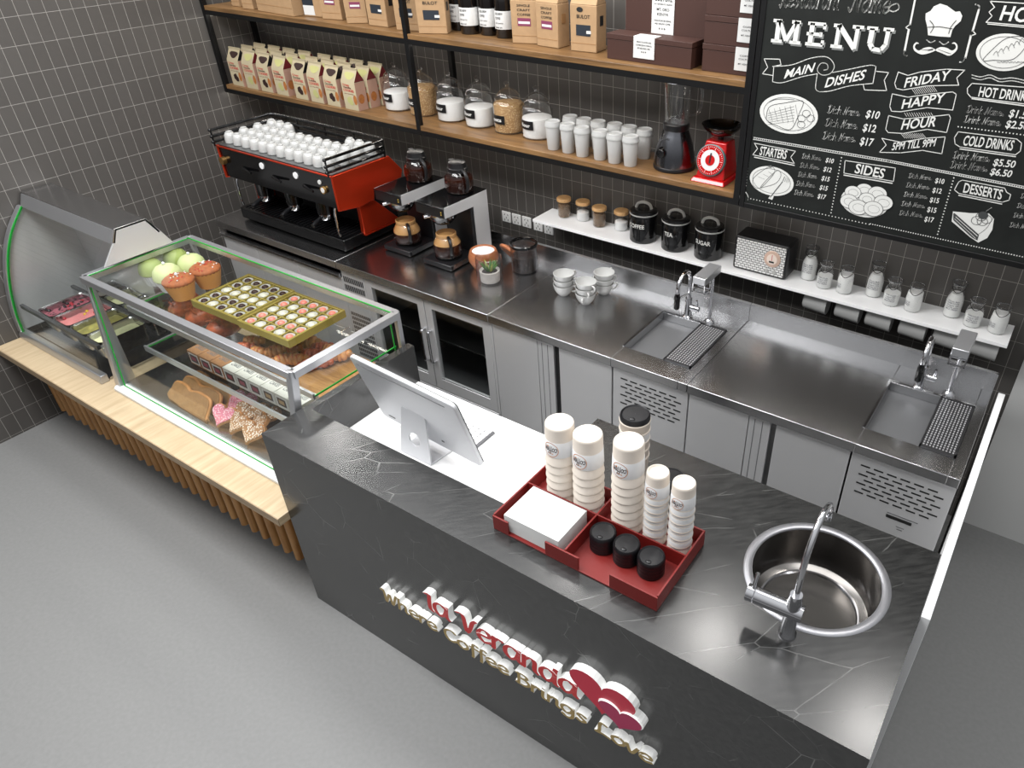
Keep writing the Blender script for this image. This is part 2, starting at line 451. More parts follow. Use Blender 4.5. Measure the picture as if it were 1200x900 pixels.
def nib_quads(s, nibw, ang, thin, shear=0.0, n=5):
    """list (one per letter) of lists of quads in glyph units, plus total width"""
    x = 0.0; out = []
    nv = Vector((math.cos(ang), math.sin(ang)))*nibw
    for ch in s:
        if ch == ' ': x += 0.55; continue
        w, strokes = GL[ch]; qs = []
        for st in strokes:
            p = cr([Vector((a, b)) for a, b in st], n)
            p = [Vector((q.x+x+shear*q.y, q.y)) for q in p]
            for a, b in zip(p[:-1], p[1:]):
                d = (b-a)
                if d.length < 1e-6: continue
                d = d.normalized(); e = Vector((-d.y, d.x))*thin
                qs.append([a+nv, b+nv, b-nv, a-nv])
                a2 = a-d*thin*0.5; b2 = b+d*thin*0.5
                qs.append([a2+e, b2+e, b2-e, a2-e])
        out.append((ch, qs)); x += w
    return out, x
def put_nib(mb, s, O, U, V, nibw=.07, ang=R(35), thin=.05, shear=.25, mi=0):
    L, w = nib_quads(s, nibw, ang, thin, shear, 4)
    O = Vector(O); U = Vector(U); V = Vector(V)
    for ch, qs in L:
        for q in qs:
            mb.add([O+U*(p.x/w)+V*(p.y/1.7) for p in q], [(0, 1, 2, 3)], mi)
# ================================================================== the setting
HC = 0.952                     # height of both counters
struct('floor', MB().box(-4.75, 4.2, -3.2, 3.3, -0.1, 0), FLOORM, flat=True)
struct('wall_left', MB().box(-4.80, -4.65, -3.2, 3.3, 0, 3.0), TILE_L, flat=True)
struct('wall_back', MB().box(-4.65, 0.09, 3.19, 3.34, 0, 3.0), TILE_B, flat=True)
struct('wall_right', MB().box(0.09, 4.2, 3.182, 3.34, 0, 3.0), PAINT, flat=True)

# ------------------------------------------------------------------ ash plinth under the display cases
pl = thing('display_plinth', 'long pale wooden plinth with ribbed front carrying the two glass cases', 'plinth', (-3.45, 1.5, 0))
def rel(mb, o):
    for i, p in enumerate(mb.v): mb.v[i] = p-Vector(o.location)
    return mb
obj('worktop', rel(MB().box(-4.648, -2.252, 1.066, 1.93, 0.498, 0.541), pl), ASH, pl, bevel=.003)
obj('edge_band', rel(MB().box(-4.647, -2.252, 1.0635, 1.0665, 0.499, 0.5385), pl), ASHEDGE, pl, flat=True)
obj('carcass', rel(MB().box(-4.645, -2.254, 1.235, 1.90, 0.0, 0.498), pl), mat('carcass_dark', (38, 30, 24), .8), pl, flat=True)
sl = MB()
x = -4.6
while x < -2.27:
    n = 10
    poly = [(x-.0195, 1.2345), (x-.0195, 1.212)]+[(x+.0195*math.cos(PI+PI*k/n), 1.206+.018*math.sin(PI+PI*k/n)) for k in range(n+1)]+[(x+.0195, 1.212), (x+.0195, 1.2345)]
    sl.prism(poly, 0.045, 0.497, 'z'); x += 0.0818
obj('slat_front', rel(sl, pl), SLAT, pl)

# ------------------------------------------------------------------ steel counter along the back wall
def slab_holes(mb, x0, x1, y0, y1, z0, z1, hx0, hx1, hy0, hy1):
    mb.box(x0, hx0, y0, y1, z0, z1); mb.box(hx1, x1, y0, y1, z0, z1)
    mb.box(hx0, hx1, y0, hy0, z0, z1); mb.box(hx0, hx1, hy1, y1, z0, z1)
FY = 2.285                      # front face of the cabinets
DARK = mat('dark_gap', (14, 14, 15), .6)
GREYF = mat('fridge_inside', (120, 121, 123), .45, .6)
seams = [-4.253, -3.181, -2.113, -1.048, 0.020]
def unit(i, label):
    x0, x1 = seams[i]+.0012, seams[i+1]-.0012
    t = thing('steel_counter', label, 'steel counter', ((x0+x1)/2, 2.58, 0), group='steel counters along the back wall')
    def P(n, mb, m, par=None, **k): return obj(n, rel(mb, t), m, t if par is None else par, **k)
    w = MB()
    if i in (2, 3):
        hx0 = -1.42 if i == 2 else -0.348; hx1 = -1.092 if i == 2 else -0.022
        slab_holes(w, x0, x1, 2.262, 2.905, .910, HC, hx0, hx1, 2.375, 2.738)
    else:
        w.box(x0, x1, 2.262, 2.905, .910, HC)
    P('worktop', w, STEEL, bevel=.002)
    P('backsplash', MB().prism([(2.884, HC), (2.886, 1.036), (2.905, 1.036), (2.905, HC)], x0, x1, 'x'), STEEL)
    # carcass: sides, bottom, back
    c = MB()
    c.box(x0, x0+.02, FY+.02, 2.89, .12, .910); c.box(x1-.02, x1, FY+.02, 2.89, .12, .910)
    c.box(x0, x1, FY+.02, 2.89, .12, .15); c.box(x0, x1, 2.87, 2.89, .12, .910); c.box(x0, x1, FY+.02, 2.89, .895, .910)
    P('carcass', c, GREYF, flat=True)
    for fx in (x0+.06, x1-.06):
        P('foot', MB().cyl((fx, 2.36, 0), .025, .12, 14), CHROME)
    return t, P, x0, x1
def panel(P, name, a, b, z0, z1, m=None, y=FY, th=.02, par=None):
    return P(name, MB().box(a, b, y, y+th, z0, z1), m or STEELV, par, bevel=.002)
# 0: drawers
t, P, x0, x1 = unit(0, 'steel counter with wide drawers beneath the red and black coffee machine')
xs = [x0, -3.934, -3.560, x1]
for k in range(3):
    d = panel(P, 'drawer', xs[k]+.002, xs[k+1]-.002, .50, .845)
    P('drawer_pull', MB().prism([(FY+.002, .845), (FY-.018, .852), (FY-.020, .866), (FY-.008, .872), (FY+.002, .872)], xs[k]+.004, xs[k+1]-.004, 'x'), STEEL, d)
    panel(P, 'drawer', xs[k]+.002, xs[k+1]-.002, .15, .495)
# 1: grille and two glass doors
t, P, x0, x1 = unit(1, 'steel counter with glass doors beneath the filter coffee makers')
gp = panel(P, 'vent_panel', x0, -3.004, .15, .893)
s = MB()
for r_ in range(2):
    for k in range(13):
        s.box(x0+.012+k*.0122, x0+.019+k*.0122, FY-.0012, FY+.001, .828-r_*.05, .862-r_*.05)
for r_ in range(10):
    for k in range(13):
        s.box(x0+.012+k*.0122, x0+.019+k*.0122, FY-.0012, FY+.001, .35+r_*.03, .37+r_*.03)
P('vent_slots', s, DARK, gp, flat=True)
for k, (a, b) in enumerate(((-3.000, -2.568), (-2.562, -2.130))):
    fr_ = MB(); z0, z1 = .345, .890
    fr_.box(a, a+.047, FY, FY+.024, z0, z1); fr_.box(b-.047, b, FY, FY+.024, z0, z1)
    fr_.box(a+.047, b-.047, FY, FY+.024, z1-.040, z1); fr_.box(a+.047, b-.047, FY, FY+.024, z0, z0+.070)
    d = P('glass_door', fr_, STEELV, bevel=.002)
    P('pane', MB().box(a+.045, b-.045, FY+.008, FY+.014, z0+.07, z1-.04), GLASSD, d, flat=True)
    P('gasket', MB().box(a+.045, b-.045, FY+.0035, FY+.007, z0+.066, z0+.072), DARK, d, flat=True)
    hx = b-.020 if k == 0 else a+.020
    P('door_handle', MB().tube(cr([(hx, FY, .715), (hx, FY-.022, .712), (hx, FY-.026, .69), (hx, FY-.026, .55), (hx, FY-.022, .528), (hx, FY, .525)], 4), .0075, 8), CHROME, d)
panel(P, 'end_panel', -2.128, x1, .15, .893)
lg = panel(P, 'kick_grille', -3.002, x1, .15, .338)
s = MB()
for k in range(48): s.box(-2.99+k*.018, -2.98+k*.018, FY-.0012, FY+.001, .30, .33)
P('vent_slots', s, DARK, lg, flat=True)
P('inner_shelf', MB().box(x0+.2, x1-.02, FY+.09, 2.86, .60, .606), STEEL, flat=True)
# 2 and 3: door, stile, dark gap, door, louvred panel
def two_door(i, label, gapw, gapm):
    t, P, x0, x1 = unit(i, label)
    q = x0+.012
    panel(P, 'door', x0+.002, q+.258, .15, .893)
    st = panel(P, 'stile', q+.262, q+.352, .15, .893)
    P('groove', MB().box(q+.285, q+.288, FY-.0008, FY+.001, .16, .885).box(q+.318, q+.321, FY-.0008, FY+.001, .16, .885), GREYINK, st, flat=True)
    P('dark_gap', MB().box(q+.353, q+.353+gapw, FY+.012, FY+.018, .15, .893), gapm, flat=True)
    panel(P, 'door', q+.354+gapw, q+.671, .15, .893)
    lv = panel(P, 'louvre_panel', q+.679, x1-.002, .15, .893)
    l = MB()
    a0, a1 = q+.715, x1-.045; n = 6; wd = (a1-a0)/n
    for r_ in range(7):
        for k in range(n):
            xx = a0+k*wd+(wd*.5 if r_ % 2 else 0)
            l.box(xx+.004, min(xx+wd-.010, a1+.015), FY-.0015, FY+.001, .846-r_*.022, .852-r_*.022)
    P('louvre_slots', l, DARK, lv, flat=True)
    if i == 3:
        P('rating_plate', MB().box(a0+.14, a0+.235, FY-.002, FY+.001, .650, .664), INK, lv, flat=True)
        P('plate_lines', MB().box(a0+.14, a0+.255, FY-.0015, FY+.001, .672, .675).box(a0+.185, a0+.215, FY-.0015, FY+.001, .620, .623).box(a0+.19, a0+.21, FY-.0015, FY+.001, .608, .611), GREYINK, lv, flat=True)
    # sink
    hx0 = -1.42 if i == 2 else -0.348; hx1 = -1.092 if i == 2 else -0.022
    b = MB(); y0, y1, zb, w = 2.375, 2.738, .715, .004
    b.box(hx0-w, hx0, y0-w, y1+w, zb, .909); b.box(hx1, hx1+w, y0-w, y1+w, zb, .909)
    b.box(hx0, hx1, y0-w, y0, zb, .909); b.box(hx0, hx1, y1, y1+w, zb, .909)
    b.box(hx0-w, hx1+w, y0-w, y1+w, zb-w, zb)
    sk = P('sink_basin', b, STEELV, flat=True)
    P('drain', MB().lathe([(.030, 0), (.028, .003), (.012, .001)], ((hx0+hx1)/2, (y0+y1)/2, zb), 20), BLACKP, sk)
    rim = MB()
    rim.box(hx0-.010, hx1+.004, y1, y1+.012, HC, HC+.003); rim.box(hx0-.010, hx0, y0, y1, HC, HC+.003)
    P('sink_rim', rim, CHROME, sk, flat=True)
    dx0 = -1.222 if i == 2 else -0.150
    g = MB(); z0 = HC-.004; z1 = HC+.006
    g.box(dx0, dx0+.006, y0, y1, z0, z1); g.box(hx1-.006, hx1, y0, y1, z0, z1); g.box(dx0, hx1, y0, y0+.012, z0, z1); g.box(dx0, hx1, y1-.008, y1, z0, z1)
    g.box(dx0+.006, hx1-.006, y0+.012, y1-.008, z0+.002, z1-.003)
    nx, ny = 10, 23; hl = MB()
    for k in range(nx):
        for j in range(ny):
            xx = dx0+.012+(hx1-dx0-.024)*k/(nx-1); yy = y0+.020+(y1-y0-.036)*j/(ny-1)
            hl.box(xx-.0028, xx+.0028, yy-.0035, yy+.0035, z1-.003, z1-.001)
    dg_ = P('drain_tray', g, mat('grid_grey', (92, 92, 94), .35, .9), flat=True); P('drain_studs', hl, mat('stud_steel', (206, 206, 208), .35, .6), dg_, flat=True)
    return t
two_door(2, 'steel counter with sink, below the left end of the menu board', .030, DARK)
two_door(3, 'steel counter with sink at the right end, against the white panel', .022, mat('steel_shadow', (130, 130, 132), .3, 1.0))

# taps on the steel counter
def sink_tap(x, y, label):
    t = thing('pull_down_tap', label, 'tap', (x, y, HC), group='spring taps at the steel sinks')
    obj('base', MB().lathe([(.024, 0), (.024, .006), (.018, .010), (.016, .05), (.016, .10)], (0, 0, 0), 18), CHROME, t)
    arch = cr([(0, 0, .09), (0, 0, .17), (0, -.004, .215), (0, -.035, .250), (0, -.085, .248), (0, -.118, .215), (0, -.122, .175)], 5)
    obj('spring_hose', MB().tube(arch, [.0085+.0016*(k % 2) for k in range(len(arch))], 10), CHROME, t)
    obj('spray_head', MB().lathe([(.010, .0), (.014, -.02), (.013, -.075), (.009, -.08)], (0, -.122, .178), 14), BLACKG, t)
    obj('support_arm', MB().tube([(0, 0, .125), (0, -.122, .150)], .005, 8), CHROME, t)
    h = obj('side_lever', MB().tube([(0.012, 0, .055), (.055, 0, .055)], .014, 12), CHROME, t)
    obj('lever_handle', MB().tube([(.046, 0, .055), (.046, -.012, .105)], .005, 8), CHROME, h)
    return t
sink_tap(-1.305, 2.762, 'chrome spring tap at the steel sink below the radio')
sink_tap(-0.243, 2.765, 'chrome spring tap at the right steel sink, behind the white mugs')
def square_tap(x, y, label):
    t = thing('water_spout', label, 'tap', (x, y, HC), group='box headed spouts at the steel sinks')
    obj('base', MB().lathe([(.026, 0), (.024, .010), (.012, .022)], (0, 0, 0), 18), CHROME, t)
    obj('pole', MB().tube([(0, 0, .01), (.002, 0, .265)], .0085, 10), CHROME, t)
    hd = obj('head', MB().box(-.030, .030, -.150, .014, .262, .296), ALU, t, bevel=.003)
    f = MB()
    for sx in (-.028, .028):
        f.bar((sx, -.145, .262), (sx, -.145, .222), .005); f.bar((sx, -.088, .262), (sx, -.088, .222), .005); f.bar((sx, -.147, .224), (sx, -.086, .224), .005)
    f.bar((-.03, -.145, .224), (.03, -.145, .224), .005); f.bar((-.03, -.088, .224), (.03, -.088, .224), .005)
    obj('glass_guard_frame', f, CHROME, hd)
    return t
square_tap(-1.195, 2.765, 'slim box headed water spout at the steel sink below the radio')
square_tap(-0.128, 2.768, 'slim box headed water spout at the right steel sink by the white panel')

# white low panel closing the right end
tag(obj('end_panel', MB().box(.0405, .066, 1.605, 2.895, 0, HC+.001), WHITE, bevel=.0015), 'white low side panel closing the right end of the counters', 'panel')

# ------------------------------------------------------------------ stone front counter
CX0, CX1, CY0, CYB = -2.250, 0.038, 1.115, 1.876
fc = thing('front_counter', 'black veined stone service counter with a raised sign on its front', 'counter', (-1.1, 1.5, 0))
top = MB()
zt0 = HC-.040
SKC, SKR = (-.2615, 1.5865), .196
def top_with_hole(mb, x0, x1, y0, y1, c, r, z0, z1, seg=64):
    a = max(abs(y0-c[1]), abs(y1-c[1])); 
    hx0, hx1 = c[0]-.26, c[0]+.26
    mb.box(x0, hx0, y0, y1, z0, z1); mb.box(hx1, x1, y0, y1, z0, z1)
    inn = []; out = []
    for k in range(seg):
        t = 2*PI*k/seg+PI/4
        d = Vector((math.cos(t), math.sin(t)))
        inn.append((c[0]+r*d.x, c[1]+r*d.y))
        sx = ((hx1 if d.x > 0 else hx0)-c[0])/d.x if abs(d.x) > 1e-9 else 1e9
        sy = ((y1 if d.y > 0 else y0)-c[1])/d.y if abs(d.y) > 1e-9 else 1e9
        s = min(sx, sy); out.append((c[0]+s*d.x, c[1]+s*d.y))
    corners = [(hx1, y1), (hx0, y1), (hx0, y0), (hx1, y0)]
    for q in corners:                                         # snap the nearest outer point to each corner
        k = min(range(seg), key=lambda i: (out[i][0]-q[0])**2+(out[i][1]-q[1])**2); out[k] = q
    vs = [(p[0], p[1], z1) for p in inn]+[(p[0], p[1], z1) for p in out]+[(p[0], p[1], z0) for p in inn]+[(p[0], p[1], z0) for p in out]
    fs = []
    for k in range(seg):
        j = (k+1) % seg
        fs += [(k, j, seg+j, seg+k), (2*seg+k, 3*seg+k, 3*seg+j, 2*seg+j), (k, 2*seg+k, 2*seg+j, j), (seg+k, seg+j, 3*seg+j, 3*seg+k)]
    mb.add(vs, fs)
top_with_hole(top, -1.235, CX1, CY0, CYB, SKC, SKR, zt0, HC)
top.box(CX0, -1.235, CY0, 1.318, zt0, HC)
top.box(CX0, -2.212, 1.318, 1.876, zt0, HC)
obj('worktop', rel(top, fc), STONE, fc, angle=30)
obj('front_panel', rel(MB().box(CX0, CX1, CY0, CY0+.03, 0, zt0), fc), STONE, fc, flat=True)
obj('end_wall', rel(MB().box(CX0, -2.212, CY0+.03, 1.876, 0, zt0), fc), STONE, fc, flat=True)
obj('side_panel', rel(MB().box(CX1-.03, CX1, CY0+.03, 1.60, 0, zt0), fc), STONE, fc, flat=True)
obj('inner_wall', rel(MB().box(-2.212, -1.235, 1.288, 1.318, .70, zt0).box(-1.265, -1.235, 1.318, 1.876, .70, zt0), fc), STONE, fc, flat=True)
obj('desk_top', rel(MB().box(-2.212, -1.265, 1.318, 1.866, .740, .765), fc), WHITE, fc, bevel=.002)
obj('cupboard', rel(MB().box(-1.21, CX1-.04, 1.16, 1.40, 0, .70).box(-2.20, -1.30, 1.33, 1.80, 0, .738), fc), WHITE, fc, flat=True)
# round sink
s = thing('round_sink', 'large round steel basin let into the stone counter', 'sink', (SKC[0], SKC[1], HC))
obj('rim', MB().lathe([(.190, -.004), (.1915, .002), (.195, .0045), (.213, .0040), (.217, .001), (.217, 0), (.190, 0)], seg=64, capb=False, capt=False), mat('rim_steel', (158, 158, 162), .34, .8), s)
bowl = MB().lathe([(.193, 0), (.192, -.02), (.188, -.13), (.180, -.150), (.160, -.158), (.150, -.160), (.04, -.163), (0.001, -.163)], seg=64, capb=False, capt=False)
obj('bowl', bowl, BOWLS, s)
obj('bowl_ring', MB().lathe([(.158, -.1585), (.155, -.1535), (.149, -.1535), (.146, -.1595)], seg=64, capb=False, capt=False), CHROME, s)
obj('drain', MB().lathe([(.040, -.1625), (.036, -.160), (.020, -.1615), (.001, -.1615)], (.02, -.09, 0), 28, capb=False, capt=False), CHROME, s)
# mixer tap
t = thing('mixer_tap', 'chrome gooseneck mixer tap beside the round basin', 'tap', (-.260, 1.345, HC))
obj('base', MB().lathe([(.026, 0), (.026, .006), (.021, .012), (.020, .085)], seg=24), CHROME, t)
b = obj('mixer_body', MB().tube([(-.105, -.006, .100), (.030, .002, .100)], .024, 24), CHROME, t)
obj('cartridge_cap', MB().tube([(-.128, -.007, .100), (-.107, -.006, .100)], .025, 24), CHROME, b)
obj('pin_lever', MB().tube([(-.113, -.006, .120), (-.110, .005, .175)], .0055, 10), CHROME, b)
obj('spout_socket', MB().lathe([(.020, 0), (.021, .03), (.017, .055)], (.002, 0, .112), 20), CHROME, t)
gp_ = cr([(.002, 0, .15), (.001, .012, .25), (0, .045, .325), (0, .105, .368), (0, .170, .352), (0, .200, .315), (0, .203, .285)], 6)
obj('spout', MB().tube(gp_, .0088, 14), CHROME, t)
obj('aerator', MB().cyl((0, .203, .272), .011, .016, 16), CHROME, t)
# ================================================================== wall shelf with its black frame
SX0, SX1, SYF, SYB = -4.645, -1.127, 2.800, 3.118
sf = thing('wall_shelf_unit', 'two tier oak shelf in a black metal frame above the coffee machine', 'shelf', (-2.9, 2.96, 1.527))
f = MB()
for zb in (1.527, 1.972):
    f.box(SX0, SX1, SYF, SYF+.024, zb, zb+.024); f.box(SX0, SX1, SYB-.024, SYB, zb, zb+.024)
    for x in (SX0, -2.978, SX1-.026): f.box(x, x+.026, SYF+.024, SYB-.024, zb, zb+.024)
for k, x in enumerate((SX0, -2.978, SX1-.026)):
    obj('post', rel(MB().box(x, x+.026, SYF-.001, SYF+.025, 1.527, 2.9), sf), BLACKM, sf, flat=True)
    obj('post', rel(MB().box(x, x+.026, SYB-.025, SYB+.001, 1.527, 2.9), sf), BLACKM, sf, flat=True)
obj('rail_frame', rel(f, sf), BLACKM, sf, flat=True)
for zb in (1.551, 1.996):
    obj('shelf_board', rel(MB().box(SX0+.027, SX1-.027, SYF+.002, SYB-.026, zb, zb+.024), sf), OAK, sf, bevel=.0015)
b = MB()
for x in (SX0, -2.978, SX1-.026): b.box(x+.004, x+.022, SYB, 3.1905, 1.53, 1.548); b.box(x+.004, x+.022, SYB, 3.1905, 1.975, 1.993)
obj('wall_bracket', rel(b, sf), BLACKM, sf, flat=True)
obj('light_strip', rel(MB().box(SX0+.006, SX1-.03, SYF+.028, SYF+.036, 1.5235, 1.5285).box(SX0+.006, SX1-.03, SYF+.028, SYF+.036, 1.9685, 1.9735), sf), mat('strip_light', (255, 250, 240), .5, emit=(255, 248, 238), estr=13.0), sf, flat=True)

# ------------------------------------------------------------------ goods on the upper oak shelf
Z2 = 2.0205
KRAFT = mat('kraft_paper', (162, 131, 96), .75, var=.06, vscale=30)
KRAFTP = mat('kraft_fold', (150, 112, 70), .8)
NAVY = mat('navy_label', (26, 34, 44), .6)
PURPLE = mat('purple_label', (120, 50, 80), .6)
def kraft_bag(w, d, h, style, label, loc, rz=0):
    t = thing('coffee_bag', label, 'bag', loc, rz, 'kraft coffee bags on the upper shelf')
    hb = h*.72
    m = MB()
    b = [(-w/2, -d/2, 0), (w/2, -d/2, 0), (w/2, d/2, 0), (-w/2, d/2, 0)]
    u = [(-w/2, -d/2, hb), (w/2, -d/2, hb), (w/2, d/2, hb), (-w/2, d/2, hb)]
    r = [(-w/2+.004, -.004, h), (w/2-.004, -.004, h), (w/2-.004, .004, h), (-w/2+.004, .004, h)]
    m.hexa(b, u); m.hexa(u, r)
    obj('pouch', m, KRAFT, t, bevel=.003)
    obj('top_fold', MB().box(-w/2+.003, w/2-.003, -.0075, .0075, h-.002, h+.026), KRAFT, t, bevel=.002)
    y = -d/2-.0012
    obj('crease', MB().box(-w/2+.004, w/2-.004, y, y+.001, h*.13, h*.13+.0015), KRAFTP, t, flat=True)
    pr = MB(); lb = MB(); P_ = lambda mb, s, x, z, ww, hh: put(mb, s, (x, y-.0006, z), (ww, 0, 0), (0, 0, hh), bold=.01)
    if style == 'navy':
        lb.box(-w*.27, w*.27, y-.0003, y+.001, h*.25, h*.42)
        obj('label', lb, NAVY, t, flat=True)
        obj('label_tab', MB().box(w*.12, w*.29, y-.0008, y+.001, h*.29, h*.335), PAPERW, t, flat=True)
        P_(pr, 'BULOT', -w*.24, h*.52, w*.5, h*.055); pr.add([(-.016+.032*math.cos(a*PI/6)*.5+.0, y-.0006, h*.65+.010*math.sin(a*PI/6)) for a in range(12)], [tuple(range(12))])
        obj('print', pr, INK, t, flat=True)
    elif style == 'purple':
        for k, s_ in enumerate(('SINGLE', 'CRAFT', 'COFFEE')): P_(pr, s_, -w*.25, h*(.62-.075*k), w*.5, h*.038)
        obj('print', pr, INK, t, flat=True)
        lb.box(-w*.25, w*.25, y-.0003, y+.001, h*.30, h*.43); obj('label', lb, PURPLE, t, flat=True)
        obj('label_tab', MB().box(-w*.22, w*.22, y-.0008, y+.001, h*.335, h*.375), PAPERW, t, flat=True)
    elif style == 'wide':
        P_(pr, 'FINEST ROASTED COFFEE', -w*.28, h*.44, w*.55, h*.035); P_(pr, 'WHOLE BEANS', -w*.18, h*.36, w*.36, h*.03)
        obj('print', pr, INK, t, flat=True)
    # printed mark on the right side
    xs_ = w/2+.001
    q = MB().box(xs_-.001, xs_+.0004, -d*.16, d*.16, h*.40, h*.55)
    if style in ('navy', 'purple'): obj('side_print', q, INK if style == 'navy' else KRAFTP, t, flat=True)
    return t
BG = [  # w, d, h, style, x, y, rz, label
 (.075, .06, .20, 'plain', -4.42, 2.91, 0, 'small kraft coffee bag at the left end of the upper shelf'),
 (.085, .07, .22, 'plain', -4.275, 2.89, R(8), 'kraft coffee bag left of the widest bag on the upper shelf'),
 (.345, .075, .30, 'wide', -4.00, 2.875, R(-4), 'widest kraft bag on the upper shelf, with two printed lines'),
 (.13, .09, .24, 'purple', -3.595, 2.925, R(12), 'kraft bag with purple print standing right of the widest bag'),
 (.11, .085, .235, 'purple', -3.405, 2.905, R(38), 'kraft bag turned to show its printed side on the upper shelf'),
 (.135, .08, .24, 'navy', -3.225, 2.91, R(2), 'kraft bag with navy label left of the black post'),
 (.13, .08, .24, 'navy', -3.02, 2.905, R(15), 'kraft bag with navy label half behind the black post'),
 (.145, .08, .25, 'navy', -2.86, 2.905, R(28), 'kraft bag with navy label left of the dark bottles'),
 (.125, .075, .25, 'purple', -2.325, 2.958, R(20), 'kraft bag with purple label right of the dark bottles'),
 (.125, .085, .25, 'purple', -2.175, 2.957, R(-3), 'kraft bag with purple label, middle of the three right of the bottles'),
 (.130, .095, .26, 'navy', -1.985, 2.962, R(6), 'kraft bag with navy label beside the brown boxes'),
]
for w, d, h, st, x, y, rz, lb in BG: kraft_bag(w, d, h, st, lb, (x, y, Z2), rz)
# tin with a dark label behind the wide bag
t = thing('coffee_pouch', 'kraft pouch with dark photo label behind the widest bag', 'bag', (-3.745, 2.925, Z2), R(10))
obj('pouch', MB().box(-.065, .065, -.04, .04, 0, .24), KRAFT, t, bevel=.004)
obj('label', MB().box(-.062, .010, -.0415, -.040, .055, .20), NAVY, t, flat=True)
obj('label_tab', MB().box(-.062, .010, -.0415, -.040, .008, .055), PAPERW, t, flat=True)
# dark bottles
BOT = mat('brown_black_glass', (14, 11, 10), .12, coat=.4)
def bottle(label, loc):
    t = thing('dark_bottle', label, 'bottle', loc, 0, 'dark bottles on the upper shelf')
    obj('bottle_body', MB().lathe([(.044, 0), (.047, .004), (.047, .155), (.042, .180), (.020, .215), (.016, .23), (.016, .275)], seg=26), BOT, t)
    obj('label', MB().lathe([(.0476, .040), (.0478, .041), (.0478, .118), (.0476, .119)], seg=26, capb=False, capt=False), PAPERW, t)
    p = MB()
    for k, (s_, ww, hh) in enumerate((('COLD BREW', .046, .010), ('COFFEE', .034, .010), ('BLACK ROASTED', .046, .005), ('BEANS 250', .040, .006))):
        vs, fs, a = font2d(s_, .012)
        z = .102-.019*k
        p.add([(.0484*math.sin((x*ww-.022)/.048), -.0484*math.cos((x*ww-.022)/.048), z+yy*hh) for x, yy in vs], fs)
    obj('print', p, INK, t, flat=True)
    obj('cap', MB().cyl((0, 0, .270), .018, .03, 18), BLACKP, t)
    return t
b0 = bottle('dark bottle at the back left of the bottle row', (-2.815, 3.035, Z2))
for (x, y), lb in zip(((-2.70, 2.985), (-2.600, 3.015), (-2.490, 3.00)), ('dark bottle nearest the front, second of four', 'dark bottle third from the left in the bottle row', 'dark bottle at the right end, beside a kraft bag')):
    dup(b0, (x, y, Z2), lb)
# brown gift boxes
BROWN = mat('brown_card', (60, 33, 25), .6)
def gift_box(w, d, h, lx0, lx1, label, loc, lines):
    t = thing('coffee_box', label, 'box', loc, 0, 'brown coffee boxes on the upper shelf')
    obj('carton', MB().box(0, w, 0, d, 0, h-.022), BROWN, t, bevel=.0015)
    obj('carton_lid', MB().box(-.002, w+.002, -.002, d+.002, h-.021, h), BROWN, t, bevel=.0015)
    obj('label', MB().box(lx0, lx1, -.0032, -.001, h*.18 if h < .2 else h*.02, h+.0012).box(lx0, lx1, -.003, .055, h+.0002, h+.0012), PAPERW, t, flat=True)
    p = MB(); lw = lx1-lx0
    for s_, fx, fw_, z, hh in lines: put(p, s_, (lx0+lw*fx, -.0038, z), (lw*fw_, 0, 0), (0, 0, hh), bold=.012)
    obj('print', p, INK, t, flat=True)
    return t
small = [('FRESHLY ROASTED AND', .15, .7, .078, .0055), ('COFFEE BEANS FOR ALL', .12, .76, .066, .0055), ('ESTABLISHED 1982', .2, .6, .054, .0055), ('* * *', .38, .24, .036, .010)]
gift_box(.402, .100, .100, .132, .232, 'long low brown coffee box at the front of the upper shelf', (-1.823, 2.862, Z2), small)
gift_box(.400, .130, .300, .130, .235, 'tall brown coffee box standing behind the long low one', (-1.80, 2.972, Z2),
         [('COFFEE', .1, .8, .255, .022), ('CULTURE', .1, .8, .222, .022), ('AN AROMATIC BLEND', .1, .8, .208, .005), ('MT. ORO', .22, .56, .186, .010), ('KENYA', .25, .5, .168, .010), ('FRESH ROASTED BEANS', .12, .76, .146, .006), ('AND GROUND COFFEE', .15, .7, .134, .006), ('* * *', .34, .3, .110, .012)])
sm2 = [('COFFEE', .25, .6, .070, .006), ('CULTURE', .2, .7, .058, .006), ('MT. KENYA', .2, .6, .040, .006)]
for k, lb in enumerate(('bottom brown coffee box of the stack beside the menu board', 'middle brown coffee box of the stack beside the menu board', 'top brown coffee box of the stack beside the menu board')):
    gift_box(.222, .16, .1015, .142, .2215, lb, (-1.379+.001*k, 2.876, Z2+.1025*k), sm2)

